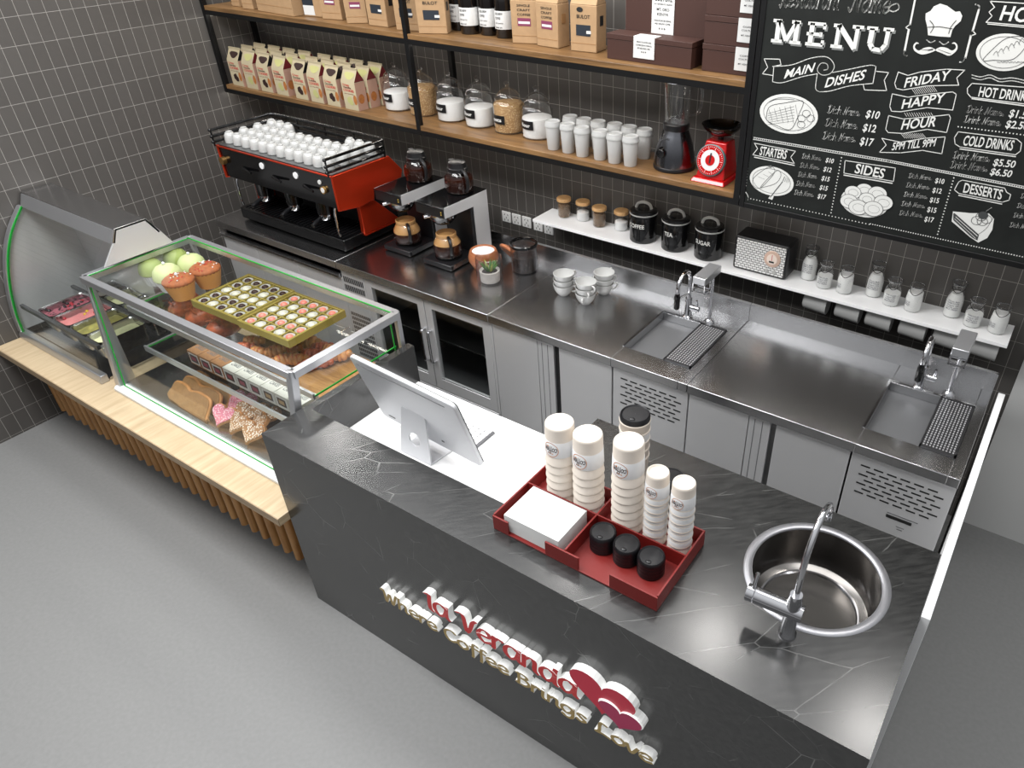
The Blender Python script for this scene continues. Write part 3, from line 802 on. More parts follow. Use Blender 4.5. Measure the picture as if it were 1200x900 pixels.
# ------------------------------------------------------------------ goods on the lower oak shelf
Z1 = 1.5755
CREAM = mat('cream_card', (170, 158, 130), .6)
PINKC = mat('pink_card', (170, 134, 116), .6)
MAROON = mat('maroon_card', (96, 22, 26), .5)
DCHOC = mat('dark_choc_print', (44, 24, 20), .6)
COOK = mat('cookie_print', (160, 98, 46), .7, var=.2, vscale=80)
REDINK = mat('red_ink', (190, 40, 40), .6)
YELINK = mat('pale_green_print', (170, 168, 110), .7)
def cookie_box(kind):
    """gabled carton 0.118 wide, 0.075 deep"""
    w, d, hb, h = .108, .070, .150, .205
    t = thing('cookie_carton', '', 'carton', (0, 0, 0), 0, 'cookie cartons on the lower shelf')
    m = MB()
    m.prism([(-d/2, 0), (d/2, 0), (d/2, hb), (0.004, h), (-0.004, h), (-d/2, hb)], -w/2, w/2, 'x')
    obj('carton', m, CREAM, t, bevel=.001)
    obj('top_flap', MB().box(-w/2, w/2, -.004, .004, h-.002, h+.012), CREAM, t, flat=True)
    for s_ in (-1, 1):
        X = s_*(w/2+.0008)
        sd = MB().add([(X, -d/2, 0), (X, d/2, 0), (X, d/2, hb*.98), (X, -d/2, hb*.98)], [(0, 1, 2, 3)])
        obj('side_print', sd, PINKC, t, flat=True)
        g = MB().add([(X, -d/2, hb), (X, d/2, hb), (X, .003, h), (X, -.003, h)], [(0, 1, 2, 3)])
        obj('gable_print', g, MAROON if kind == 1 else BLACKP, t, flat=True)
        ck = MB().add([(X+s_*.0005, -.003+.021*math.cos(a*PI/8), .060+.026*math.sin(a*PI/8)) for a in range(16)], [tuple(range(16))])
        obj('cookie_picture', ck, COOK, t, flat=True)
    Y = -d/2-.0008
    p = MB()
    for k, (s_, z, hh, ww) in enumerate((('Crispy', .128, .010, .5), ('COOKIES', .098, .013, .78))): put(p, s_, (-w*.40, Y-.0004, z), (w*ww, 0, 0), (0, 0, hh), bold=.02)
    obj('red_print', p, REDINK, t, flat=True)
    p = MB(); put(p, 'Chocolate' if kind == 0 else 'Vanilla', (-w*.40, Y-.0004, .115), (w*.6, 0, 0), (0, 0, .010), bold=.02)
    put(p, 'with cream filling', (-w*.38, Y-.0004, .084), (w*.7, 0, 0), (0, 0, .006))
    obj('dark_print', p, MAROON if kind else DCHOC, t, flat=True)
    c2 = MB()
    for cx, cz, r in ((-.008, .052, .016), (.004, .042, .015), (-.002, .062, .010)):
        c2.add([(cx+r*math.cos(a*PI/6)*(1+.2*(a % 2)), Y-.0004-.0002*cx, cz+r*math.sin(a*PI/6)*(1+.2*(a % 3)/2)) for a in range(12)], [tuple(range(12))])
    obj('front_picture', c2, YELINK if kind else DCHOC, t, flat=True)
    ck = MB().add([(.040+.014*math.cos(a*PI/8) if .040+.014*math.cos(a*PI/8) < w/2 else w/2, Y-.0004, .058+.026*math.sin(a*PI/8)) for a in range(16)], [tuple(range(16))])
    obj('cookie_picture', ck, COOK, t, flat=True)
    # picture on the sloping roof
    n = Vector((0, -(h-hb), d/2-.004)).normalized()
    a = Vector((0, -d/2, hb)); b_ = Vector((0, -.004, h))
    q = []
    for k in range(14):
        th = 2*PI*k/14; rr = 1+.15*math.sin(3*th)
        q.append(a.lerp(b_, .55+.36*math.sin(th)*rr*.9)+Vector((.006+.038*math.cos(th)*rr, 0, 0))+n*.0012)
    obj('roof_picture', MB().add(q, [tuple(range(14))]), DCHOC if kind == 0 else YELINK, t, flat=True)
    return t
CK = [cookie_box(0), cookie_box(1)]
used = [False, False]
XS = [-4.515, -4.375, -4.235, -4.090, -3.915, -3.780, -3.640, -3.492]
rows = ['front', 'middle', 'back']
for r_ in range(3):
    for k, x in enumerate(XS):
        kd = k % 2 if r_ != 1 else (k+0) % 2
        half = 'left' if k < 4 else 'right'
        lb = f'{"chocolate" if kd == 0 else "vanilla"} cookie carton, {rows[r_]} row, {ORD[k]} from the left end of the lower shelf'
        loc = (x+.010*r_, 2.858+.0815*r_, Z1)
        if not used[kd]: CK[kd].location = loc; CK[kd]['label'] = lb; used[kd] = True
        else: dup(CK[kd], loc, lb)
# apothecary jars
FLOUR = mat('flour', (205, 203, 200), .9, bump=.3, vscale=60)
OATS = dots_mat('rolled_oats', (150, 116, 74), (214, 186, 140), 160, .25, .8, .6)
def big_jar(fill, h, word, label, loc):
    t = thing('storage_jar', label, 'jar', loc, 0, 'glass storage jars on the lower shelf')
    obj('glass', MB().lathe([(.070, 0), (.078, .006), (.079, .135), (.070, .150), (.064, .156)], seg=32, capt=False), JARG, t)
    obj('glass_lid', MB().lathe([(.066, .157), (.068, .163), (.060, .185), (.036, .208), (.012, .217), (.008, .224), (.015, .232), (.015, .240), (.006, .246), (.0005, .247)], seg=28, capb=False, capt=False), JARG, t)
    prof = [(.066, .004), (.0745, .010), (.0750, h-.002), (.0735, h), (.05, h+.004), (.03, h+.003), (.0005, h+.007)]
    obj('filling', MB().lathe(prof, seg=32, capt=False), FLOUR if fill == 'flour' else OATS, t)
    lb = MB(); n = 8
    a0, a1 = R(-136), R(-68)
    for k in range(n):
        A = a0+(a1-a0)*k/n; B = a0+(a1-a0)*(k+1)/n
        lb.add([(.0800*math.cos(A), .0800*math.sin(A), .052), (.0800*math.cos(B), .0800*math.sin(B), .052), (.0800*math.cos(B), .0800*math.sin(B), .094), (.0800*math.cos(A), .0800*math.sin(A), .094)], [(0, 1, 2, 3)])
    l = obj('label', lb, BLACKP, t)
    p = MB(); vs, fs, a = font2d(word, .02)
    p.add([(.0806*math.cos(a0+(a1-a0)*(.2+.62*x)), .0806*math.sin(a0+(a1-a0)*(.2+.62*x)), .064+y*.017) for x, y in vs], fs)
    obj('label_word', p, CHALK, l, flat=True)
    return t
for (x, y, fl, h), lb in zip(((-3.291, 2.99, 'flour', .098), (-3.098, 2.99, 'oats', .145), (-2.894, 2.99, 'flour', .098), (-2.695, 2.99, 'flour', .098), (-2.499, 2.99, 'oats', .142), (-2.318, 2.99, 'flour', .098)),
        ('glass jar of flour beside the cookie cartons', 'glass jar of oats behind the black post', 'glass jar of flour right of the black post', 'glass jar of flour between the post and the right oats jar', 'glass jar of oats second from the white cups', 'glass jar of flour next to the white lidded cups')):
    big_jar(fl, h, fl, lb, (x, y, Z1))
# lidded white cups
cw = mat('white_cup_card', (200, 200, 198), .55)
t = thing('lidded_cup', 'white lidded cup at the left end of the front row', 'cup', (-2.135, 2.872, Z1), 0, 'white lidded cups on the lower shelf')
obj('cup_body', MB().lathe([(.027, 0), (.0285, .002), (.036, .102), (.0375, .106)], seg=24), cw, t)
obj('cup_lid', MB().lathe([(.0385, .106), (.040, .110), (.039, .118), (.0365, .124), (.0355, .133), (.033, .135), (.0325, .131), (.0005, .131)], seg=24), CERAM, t)
first = True
for k, (x, y) in enumerate(((-2.135, 2.872), (-2.048, 2.872), (-1.960, 2.862), (-1.864, 2.868), (-1.782, 2.864), (-1.700, 2.868))):
    if k: dup(t, (x, y, Z1), f'white lidded cup, {ORD[k]} from the left in the front row' if k < 5 else 'white lidded cup at the right end of the front row')
for k, (x, y) in enumerate(((-2.112, 2.985), (-2.030, 2.982), (-1.950, 2.985), (-1.862, 2.992), (-1.781, 2.990), (-1.700, 2.992))):
    dup(t, (x, y, Z1), f'white lidded cup, {ORD[k]} from the left in the back row' if k < 5 else 'white lidded cup at the right end of the back row, near the blender')
# blender
t = thing('blender', 'grey jug blender standing between white cups and red scale', 'blender', (-1.520, 2.955, Z1))
obj('motor_base', MB().lathe([(.090, 0), (.094, .006), (.093, .020), (.091, .055), (.080, .105), (.064, .150), (.056, .168), (.054, .176)], seg=32), mat('gun_metal', (120, 121, 126), .2, 1.0), t)
obj('foot_ring', MB().lathe([(.091, -.0), (.0955, .003), (.0955, .014), (.093, .018)], seg=32), BLACKP, t)
obj('collar', MB().lathe([(.056, .170), (.058, .176), (.058, .196), (.054, .200)], seg=28), BLACKP, t)
kn = Matrix.Translation((-.022, -.0865, .085)) @ Matrix.Rotation(R(100), 4, 'X')
obj('dial_knob', MB().lathe([(.022, -.012), (.022, .010), (.019, .014)], seg=24, M=kn), BLACKG, t)
p = MB(); put(p, 'BLEND', (-.030, -.0735, .140), (.034, 0, 0), (0, .003, .008), bold=.02); obj('badge', p, INK, t, flat=True)
obj('jug', MB().lathe([(.050, .200), (.052, .205), (.060, .30), (.066, .385), (.063, .385), (.057, .30), (.049, .206)], seg=32, capb=False, capt=False), JARG, t)
obj('jug_handle', MB().tube(cr([(.060, .01, .36), (.098, .02, .355), (.106, .022, .31), (.094, .02, .25), (.056, .01, .235)], 5), .007, 8), JARG, t)
obj('blade', MB().box(-.026, .026, -.004, .004, .213, .216).box(-.003, .003, -.003, .003, .198, .228).box(-.004, .004, -.022, .022, .222, .225), CHROME, t)
obj('jug_lid', MB().lathe([(.066, .382), (.068, .386), (.068, .394), (.05, .400), (.03, .402), (.0005, .402)], seg=32), BLACKG, t)
obj('jug_rim', MB().lathe([(.0665, .372), (.0690, .376), (.0690, .384), (.0665, .386)], seg=32, capb=False, capt=False), CHROME, t)
# kitchen scale
RED = mat('scale_red', (186, 14, 16), .16, .2, coat=.6)
t = thing('kitchen_scale', 'red kitchen scale with round dial beside the menu board', 'scale', (-1.297, 2.935, Z1))
obj('scale_foot', MB().hexa([(-.082, -.100, 0), (.082, -.100, 0), (.082, .085, 0), (-.082, .085, 0)], [(-.072, -.088, .018), (.072, -.088, .018), (.072, .078, .018), (-.072, .078, .018)]), RED, t, bevel=.004)
obj('scale_body', MB().hexa([(-.066, -.075, .016), (.066, -.075, .016), (.066, .070, .016), (-.066, .070, .016)], [(-.048, -.035, .165), (.048, -.035, .165), (.048, .052, .165), (-.048, .052, .165)]), RED, t, bevel=.006)
dm = Matrix.Translation((-.006, -.062, .092)) @ Matrix.Rotation(R(75), 4, 'X')
d = obj('dial', MB().lathe([(.066, -.010), (.066, .004), (.063, .006)], seg=40, M=dm), mat('teal_ring', (70, 104, 104), .3), t)
obj('dial_ring', MB().lathe([(.0615, .0055), (.0615, .0075), (.0005, .0075)], seg=40, M=dm), RED, d)
obj('dial_face', MB().lathe([(.043, .0070), (.043, .0085), (.0005, .0085)], seg=40, M=dm), PAPERW, d)
obj('dial_centre', MB().lathe([(.022, .008), (.022, .010), (.0005, .010)], seg=32, M=dm), RED, d)
tk = MB()
for k in range(40):
    a = 2*PI*k/40; r0, r1 = (.0455, .058) if k % 4 == 0 else (.053, .057)
    c, s_ = math.cos(a), math.sin(a); w = .0009
    tk.add([(r0*c-w*s_, r0*s_+w*c, .0079), (r1*c-w*s_, r1*s_+w*c, .0079), (r1*c+w*s_, r1*s_-w*c, .0079), (r0*c+w*s_, r0*s_-w*c, .0079)], [(0, 1, 2, 3)], 0, dm)
obj('dial_ticks', tk, PAPERW, d, flat=True)
obj('pointer', MB().box(-.003, .003, -.012, .030, .010, .0115, M=dm), BLACKP, d, flat=True)
obj('stem', MB().cyl((0, .008, .163), .012, .03, 14), BLACKG, t)
obj('weighing_bowl', MB().lathe([(.030, .186), (.055, .192), (.078, .214), (.086, .228), (.083, .228), (.074, .214), (.05, .198), (.0005, .194)], (0, .008, 0), 36), mat('bowl_chrome', (70, 70, 72), .08, 1.0), t)

# ------------------------------------------------------------------ white shelf and what stands on it
Z3 = 1.1105
ws = tag(obj('white_shelf', MB().box(-2.398, .012, 3.004, 3.1905, 1.095, 1.110), WHITE, bevel=.001), 'long white shelf fixed to the tiles below the menu board', 'shelf')
SPICE = dots_mat('brown_seeds', (96, 74, 54), (176, 150, 118), 260, .3, .8, .4)
SALT = mat('white_salt', (228, 228, 228), .9)
def spice(fill, label, loc):
    t = thing('spice_jar', label, 'jar', loc, 0, 'glass jars with bamboo lids on the white shelf')
    obj('glass', MB().lathe([(.034, 0), (.036, .003), (.036, .086), (.035, .090)], seg=24, capt=False), JARG, t)
    h = .072 if fill == 'seed' else .048
    obj('filling', MB().lathe([(.032, .003), (.0338, .006), (.0338, h-.003), (.030, h), (.0005, h+.003)], seg=24, capt=False), SPICE if fill == 'seed' else SALT, t)
    obj('lid', MB().lathe([(.037, .088), (.0395, .090), (.0395, .104), (.037, .107), (.0005, .107)], seg=24), CORK, t)
    return t
for (x, y, fl), lb in zip(((-2.275, 3.135, 'seed'), (-2.160, 3.150, 'salt'), (-2.041, 3.130, 'seed'), (-1.915, 3.150, 'salt')), ('jar of brown seeds at the left end of the white shelf', 'jar of white salt, left of the pair, on the white shelf', 'jar of brown seeds between the two salt jars', 'jar of white salt beside the coffee canister')):
    spice(fl, lb, (x, y, Z3))
ENAM = mat('black_enamel', (12, 12, 13), .14, coat=.4)
def canister(word, label, loc):
    t = thing('canister', label, 'canister', loc, 0, 'black enamel canisters on the white shelf')
    pr = [(.066, 0), (.069, .003)]
    for k in range(3): pr += [(.070, .012+.008*k), (.0688, .016+.008*k)]
    pr += [(.070, .04), (.070, .142), (.068, .146)]
    obj('tin', MB().lathe(pr, seg=36), ENAM, t)
    obj('rim', MB().lathe([(.0695, .143), (.0725, .145), (.0725, .150), (.0695, .152)], seg=36, capb=False, capt=False), CERAM, t)
    ld = obj('lid', MB().lathe([(.070, .148), (.0715, .152), (.068, .162), (.056, .168), (.040, .166), (.03, .168), (.0005, .170)], seg=36), ENAM, t)
    obj('lid_handle', MB().tube(cr([(-.040, -.008, .168), (-.030, -.006, .190), (0, 0, .200), (.030, .006, .190), (.040, .008, .168)], 5), .0075, 8), CERAM, ld)
    p = MB(); vs, fs, a = font2d(word, .015)
    hh = .021; ww = min(.098, a*hh*.9); c0 = R(-94)
    p.add([(.0708*math.cos(c0+(x-.5)*ww/.0708), .0708*math.sin(c0+(x-.5)*ww/.0708), .083+y*hh) for x, y in vs], fs)
    obj('word', p, CHALK, t, flat=True)
for (x, w_) in ((-1.755, 'COFFEE'), (-1.568, 'TEA'), (-1.382, 'SUGAR')):
    canister(w_, f'black enamel canister lettered {w_.title()} on the white shelf', (x, 3.105, Z3))
# radio
def weave_mat():
    m, nt, b = _new('radio_weave')
    tc = nt.nodes.new('ShaderNodeTexCoord'); sx = nt.nodes.new('ShaderNodeSeparateXYZ'); cb = nt.nodes.new('ShaderNodeCombineXYZ')
    nt.links.new(tc.outputs['Object'], sx.inputs[0]); nt.links.new(sx.outputs['X'], cb.inputs[0]); nt.links.new(sx.outputs['Z'], cb.inputs[1])
    br_ = nt.nodes.new('ShaderNodeTexBrick'); br_.inputs['Scale'].default_value = 1.0
    br_.inputs['Brick Width'].default_value = 0.020; br_.inputs['Row Height'].default_value = 0.0115; br_.inputs['Mortar Size'].default_value = 0.0014
    for k_, c_ in (('Color1', (226, 226, 224)), ('Color2', (214, 214, 212)), ('Mortar', (70, 70, 72))): br_.inputs[k_].default_value = lin(c_)
    nt.links.new(cb.outputs[0], br_.inputs['Vector']); nt.links.new(br_.outputs['Color'], b.inputs['Base Color']); b.inputs['Roughness'].default_value = .7
    return m
t = thing('radio', 'retro black radio with white woven front on the white shelf', 'radio', (-1.092, 3.112, Z3))
obj('cabinet', MB().box(-.134, .134, -.060, .068, 0, .170), BLACKP, t, bevel=.012, seg=3)
gm = weave_mat()
obj('speaker_front', MB().box(-.122, .122, -.0635, -.059, .012, .158), gm, t, bevel=.002)
dm = Matrix.Translation((.062, -.0635, .095)) @ Matrix.Rotation(R(90), 4, 'X')
d = obj('tuning_dial', MB().lathe([(.040, 0), (.040, .004), (.037, .006), (.0005, .006)], seg=36, M=dm), mat('copper_dial', (214, 184, 166), .35, .3), t)
obj('dial_centre', MB().lathe([(.026, .0055), (.025, .009), (.0005, .009)], seg=30, M=dm), mat('cream_dial', (232, 216, 204), .4), d)
obj('dial_needle', MB().box(-.001, .0015, -.005, .024, .009, .0102, M=dm), REDINK, d, flat=True)
obj('dial_badge', MB().box(-.012, .012, -.016, -.008, .009, .0102, M=dm), INK, d, flat=True)
for kx in (.040, .078): obj('knob', MB().lathe([(.009, 0), (.008, .008)], seg=16, M=Matrix.Translation((kx, -.0635, .034)) @ Matrix.Rotation(R(90), 4, 'X')), CERAM, t)
# milk bottles, three sets of three
LIPG = glass_mat('lip_glass', (.55, .55, .56), 1.5, k=1.5, pw_=2.5)
MILK = mat('milk_white', (226, 226, 224), .45)
TAGP = mat('grey_tag_print', (120, 120, 126), .7)
def milk(kind, label, loc):
    t = thing('swing_top_bottle', label, 'bottle', loc, 0, 'small glass bottles on the white shelf')
    h = (.158, .120, .120)[kind]
    f = h/.120
    obj('glass', MB().lathe([(.030, 0), (.035, .004), (.036, .060*f), (.033, .078*f), (.024, .095*f), (.0245, .104*f), (.030, h-.008), (.0305, h-.002), (.029, h), (.0275, h-.004)], seg=24, capt=False), JARG, t)
    fh = (.080, .058, .088)[kind]
    pr = [(.030, .003), (.0335, .007), (.0345, min(fh, .060)), (.031, fh)]
    if kind == 0: pr = [(.030, .003), (.0335, .007), (.0345, .070), (.031, .088), (.022, .108)]
    obj('milk', MB().lathe(pr, seg=24), MILK, t)
    # wire bail and stopper
    w = MB().tube(cr([(-.026, -.010, h-.020), (-.018, -.026, h-.028), (-.006, -.031, h-.036), (.006, -.031, h-.036), (.018, -.026, h-.028), (.026, -.010, h-.020)], 4), .0016, 6)
    w.tube([(-.028, .0, h-.016), (.028, .0, h-.016)], .002, 6)
    obj('wire_clip', w, BLACKP, t)
    obj('lip', MB().lathe([(.0295, h-.007), (.0325, h-.004), (.0325, h), (.0295, h+.001)], seg=24, capb=False, capt=False), LIPG, t)
    p = MB(); c0 = R(-92) if kind < 2 else R(-128)
    zz, ww = ((.040, .050), (.026, .046), (.030, .030))[kind]
    for k in range(5 if kind == 0 else 4 if kind == 1 else 3):
        vs, fs, a = font2d(('MILK FRESH', 'Vanilla pure', 'Organic 250', 'FARM HOUSE', 'Whole Milk')[k], .01)
        p.add([(.0362*math.cos(c0+(x-.5)*ww/.036), .0362*math.sin(c0+(x-.5)*ww/.036), zz+.0095*k*(1 if kind < 2 else .8)+y*.0065) for x, y in vs], fs)
    obj('print', p, TAGP, t, flat=True)
    return t
grp = ('beside the radio', 'in the middle of the white shelf', 'at the right end of the white shelf')
knd = ('tall milk bottle with shoulder print', 'squat milk bottle with half filling', 'squat milk bottle filled to the neck')
pos = [((-.878, 3.140), (-.788, 3.098), (-.694, 3.098)), ((-.573, 3.140), (-.484, 3.098), (-.391, 3.096)), ((-.236, 3.138), (-.146, 3.098), (-.049, 3.096))]
protos = None
for g in range(3):
    for k in range(3):
        x, y = pos[g][k]; lb = knd[k]+' '+grp[g]
        if g == 0:
            protos = (protos or [])+[milk(k, lb, (x, y, Z3))]
        else: dup(protos[k], (x, y, Z3), lb)
# mugs hanging under the white shelf
t = thing('hanging_mug', 'white mug hanging under the white shelf, leftmost of six', 'mug', (-.800, 3.085, 1.0945), 0, 'white mugs hung under the white shelf')
rot = Matrix.Translation((0, 0, -.064)) @ Matrix.Scale(1.08, 4) @ Matrix.Rotation(R(90), 4, 'Y')
obj('cup', MB().lathe([(.0005, -.055), (.030, -.055), (.036, -.050), (.042, .045), (.0425, .050), (.040, .050), (.034, -.044), (.0005, -.048)], seg=28, M=rot, capb=False, capt=False), CERAM, t)
obj('handle', MB().tube(cr([(-.028, 0, -.022), (-.024, 0, -.006), (0, 0, -.004), (.024, 0, -.006), (.028, 0, -.018)], 4), .005, 8), CERAM, t)
obj('hook', MB().tube(cr([(0, 0, 0), (0, .006, -.008), (0, 0, -.014), (0, -.007, -.010)], 4), .0018, 6), CHROME, t)
for k, x in enumerate((-.648, -.508, -.360, -.216, -.068)):
    dup(t, (x, 3.085, 1.0945), f'white mug hanging under the white shelf, {ORD[k+1]} of six from the left' if k < 4 else 'white mug hanging under the white shelf at its right end')
# wall sockets
t = thing('wall_socket', 'white wall socket, leftmost of the row of five above the counter', 'socket', (-2.738, 3.190, .985), 0, 'white sockets on the back wall')
obj('plate', MB().box(-.033, .033, -.007, .0004, -.033, .033), WHITEM, t, bevel=.003)
h_ = MB()
for dx, dz, a in ((-.011, .014, 35), (.011, .014, -35), (0, -.004, 0), (-.012, -.018, 0), (.012, -.018, 0)):
    h_.box(-.0018, .0018, -.0078, -.0068, -.0055, .0055, M=Matrix.Translation((dx, 0, dz)) @ Matrix.Rotation(R(a), 4, 'Y'))
obj('pin_slots', h_, INK, t, flat=True)
for k, (x, z) in enumerate(((-2.662, .985), (-2.587, .985), (-2.503, .983), (-2.427, .980))):
    dup(t, (x, 3.190, z), f'white wall socket, {ORD[k+1]} of five from the left' if k < 3 else 'white wall socket at the right end of the row, under the white shelf')
# ================================================================== espresso machine
MX, MY = -3.652, 2.55
em = thing('espresso_machine', 'red sided black coffee machine with white cups on its top', 'coffee machine', (MX, MY, HC))
HWM = .4875
def prof(pts): return [(y-MY, z-HC) for y, z in pts]
side = prof([(2.346, 1.397), (2.742, 1.397), (2.824, 1.298), (2.808, 1.256), (2.602, 1.250), (2.592, 1.196), (2.49, 1.186), (2.347, 1.208)])
body = prof([(2.356, 1.390), (2.738, 1.390), (2.815, 1.296), (2.800, 1.262), (2.60, 1.255), (2.585, 1.205), (2.357, 1.216)])
for s in (-1, 1):
    a, b = (HWM-.012, HWM) if s > 0 else (-HWM, -HWM+.012)
    obj('side_panel', MB().prism(side, a, b, 'x'), REDM, em, bevel=.004)
    leg = prof([(2.50, 1.188), (2.594, 1.198), (2.752, 1.035), (2.752, 1.020), (2.498, 1.020)])
    a2, b2 = (HWM-.050, HWM-.022) if s > 0 else (-HWM+.022, -HWM+.050)
    obj('side_leg', MB().prism(leg, a2, b2, 'x'), REDM, em, bevel=.003)
    obj('foot_trim', MB().box(a2, b2+.004, 2.50-MY, 2.80-MY, .060, .066), REDM, em, flat=True)
obj('front_body', MB().prism(body, -HWM+.012, HWM-.012, 'x'), BLACKG, em)
obj('front_trim', MB().box(-HWM, HWM, 2.343-MY, 2.352-MY, .438, .446), REDM, em, bevel=.002)
obj('cup_tray', MB().box(-HWM+.01, HWM-.01, 2.356-MY, 2.735-MY, .4455, .450), mat('tray_steel', (120, 120, 120), .35, .8), em, flat=True)
obj('rear_body', MB().box(-HWM+.06, HWM-.06, 2.595-MY, 2.79-MY, .05, .305), BLACKP, em, bevel=.006)
obj('base', MB().box(-HWM+.035, HWM-.035, 2.36-MY, 2.845-MY, .012, .078), BLACKG, em, bevel=.006)
g = MB()
for k in range(30): xx = -.42+.84*k/29; g.box(xx-.003, xx+.003, 2.38-MY, 2.58-MY, .079, .082)
obj('drip_grate', g, BLACKP, em, flat=True)
for fx in (-.40, .40):
    for fy in (-.13, .24): obj('foot', MB().cyl((fx, fy, 0), .025, .014, 14), BLACKP, em)
# rails round the cup tray
rl = MB()
y0, y1 = 2.330-MY, 2.732-MY; x0, x1 = -HWM+.022, HWM+.008-.01
for z in (.470, .500, .535):
    rl.tube([(x0, y0, z), (x0, y1-.02, z), (x0+.02, y1, z), (x1-.02, y1, z), (x1, y1-.02, z), (x1, y0, z)], .0075, 8)
for x, y in ((x0, y0), (x1, y0), (x0, y1-.015), (x1, y1-.015), (0, y1), (-.24, y1), (.24, y1)):
    rl.tube([(x, y, .446), (x, y, .540)], .005, 8)
for x in (x0, x1):
    for z in (.470, .500, .535): rl.sph((x, y0-.004, z), .010, 10, 6)
obj('cup_rail', rl, BLACKG, em)
FR = 2.345-MY
def disc(nm, x, z, r, m, par, th=.006):
    return obj(nm, MB().lathe([(r, 0), (r*.96, th), (.0005, th)], seg=24, M=Matrix.Translation((x, FR+.010, z)) @ Matrix.Rotation(R(90), 4, 'X')), m, par)
for x in (-.103, .181): disc('round_button', x, .392, .018, mat('lit_button', (236, 236, 236), .4), em)
disc('round_button', .372, .392, .012, PAPERW, em); gg = disc('pressure_gauge', .395, .355, .020, mat('brass', (190, 150, 90), .3, .8), em, .012)
obj('gauge_face', MB().lathe([(.014, .012), (.013, .0135), (.0005, .0135)], seg=20, M=Matrix.Translation((.395, FR+.010, .355)) @ Matrix.Rotation(R(90), 4, 'X')), PAPERW, gg)
obj('steam_knob', MB().tube([(-.455, FR+.02, .36), (-.455, FR-.012, .36)], .022, 16), mat('brass_knob', (150, 116, 70), .3, .8), em)
for x in (-.26, 0.0, .26):
    h_ = obj('group_head', MB().cyl((x, -.12, .175), .045, .09, 24), BLACKG, em)
    obj('portafilter', MB().lathe([(.036, 0), (.040, .012), (.040, .03)], (x, -.12, .143), 22), CHROME, h_)
    obj('portafilter_handle', MB().tube([(x, -.155, .158), (x+.012, -.20, .150), (x+.02, -.235, .140)], [.011, .013, .012], 10), BLACKP, h_)
    obj('paddle', MB().tube([(x-.03, FR+.01, .345), (x+.07, FR-.014, .340)], [.010, .006], 10), BLACKG, em)
for x in (-.42, .42):
    obj('steam_wand', MB().tube(cr([(x, -.15, .27), (x, -.18, .24), (x+.01, -.19, .14), (x+.012, -.185, .10)], 4), .006, 8), CHROME, em)
# cups on the tray
tc_ = thing('espresso_cup', '', 'cup', (0, 0, 0), 0, 'upturned white cups on the coffee machine')
obj('cup', MB().lathe([(.0290, 0), (.0318, .003), (.0322, .022), (.0295, .044), (.0225, .056), (.0175, .059), (.0170, .064), (.0150, .064), (.0145, .060), (.0005, .060)], seg=20, capt=False), CERAM, tc_)
nm_ = ['front', 'second', 'third', 'back']
fst = True
for r_, y in enumerate((2.414, 2.508, 2.602, 2.696)):
    ks = range(12) if r_ < 3 else (0, 1, 2, 9, 10, 11)
    for j, k in enumerate(ks):
        lb = f'upturned white cup on the coffee machine, {ORD[j]} from the left in the {nm_[r_]} row'
        loc = (-4.083+.0752*k, y, HC+.4505)
        if fst: tc_.location = loc; tc_['label'] = lb; fst = False
        else: dup(tc_, loc, lb)

# ------------------------------------------------------------------ filter coffee makers
TAN = mat('foam_tan', (176, 134, 84), .4)
def coffee_maker(label, x0, x1, yf, full):
    xc = (x0+x1)/2; w = (x1-x0)/2
    t = thing('filter_coffee_maker', label, 'coffee maker', (xc, yf+.165, HC), 0, 'filter coffee makers by the coffee machine')
    yb, y0 = .165, -.165
    obj('base', MB().box(-w, w, y0, yb, .006, .034), BLACKP, t, bevel=.005)
    for s in (-1, 1): obj('base_side_plate', MB().box(s*w-.004 if s > 0 else -w-.0005, s*w+.0005 if s > 0 else -w+.004, y0+.02, yb, .010, .034), STEEL, t, flat=True)
    obj('tower', MB().box(-w+.004, w-.004, .035, yb, .034, .30), BLACKP, t, bevel=.004)
    for s in (-1, 1):
        X0, X1 = (w-.004, w) if s > 0 else (-w, -w+.004)
        obj('side_plate', MB().prism([(y0+.006, .297), (y0+.006, .352), (yb, .349), (yb, .034), (.055, .034), (.055, .29)], X0, X1, 'x'), STEELV, t, flat=True)
    obj('head', MB().box(-w+.004, w-.004, y0, yb, .294, .346), BLACKP, t, bevel=.004)
    obj('top_plate', MB().box(-w, w, y0-.003, yb, .346, .352), BLACKG, t, bevel=.003)
    obj('indicator', MB().box(w-.022, w-.017, y0-.0015, y0+.001, .312, .317).box(w-.022, w-.017, y0-.0015, y0+.001, .324, .329), mat('amber_light', (190, 160, 70), .4), t, flat=True)
    obj('filter_basket', MB().lathe([(.045, .230), (.070, .26), (.076, .294)], (0, -.075, 0), 26), BLACKG, t)
    obj('basket_rim', MB().lathe([(.074, .276), (.080, .280), (.080, .292), (.074, .294)], (0, -.075, 0), 26, capb=False, capt=False), CHROME, t)
    obj('basket_handle', MB().tube([(-.02, -.145, .284), (-.035, -.176, .282)], .010, 10), CHROME, t)
    obj('hot_plate', MB().lathe([(.072, .034), (.072, .040), (.066, .042)], (0, -.07, 0), 28), BLACKG, t)
    return t
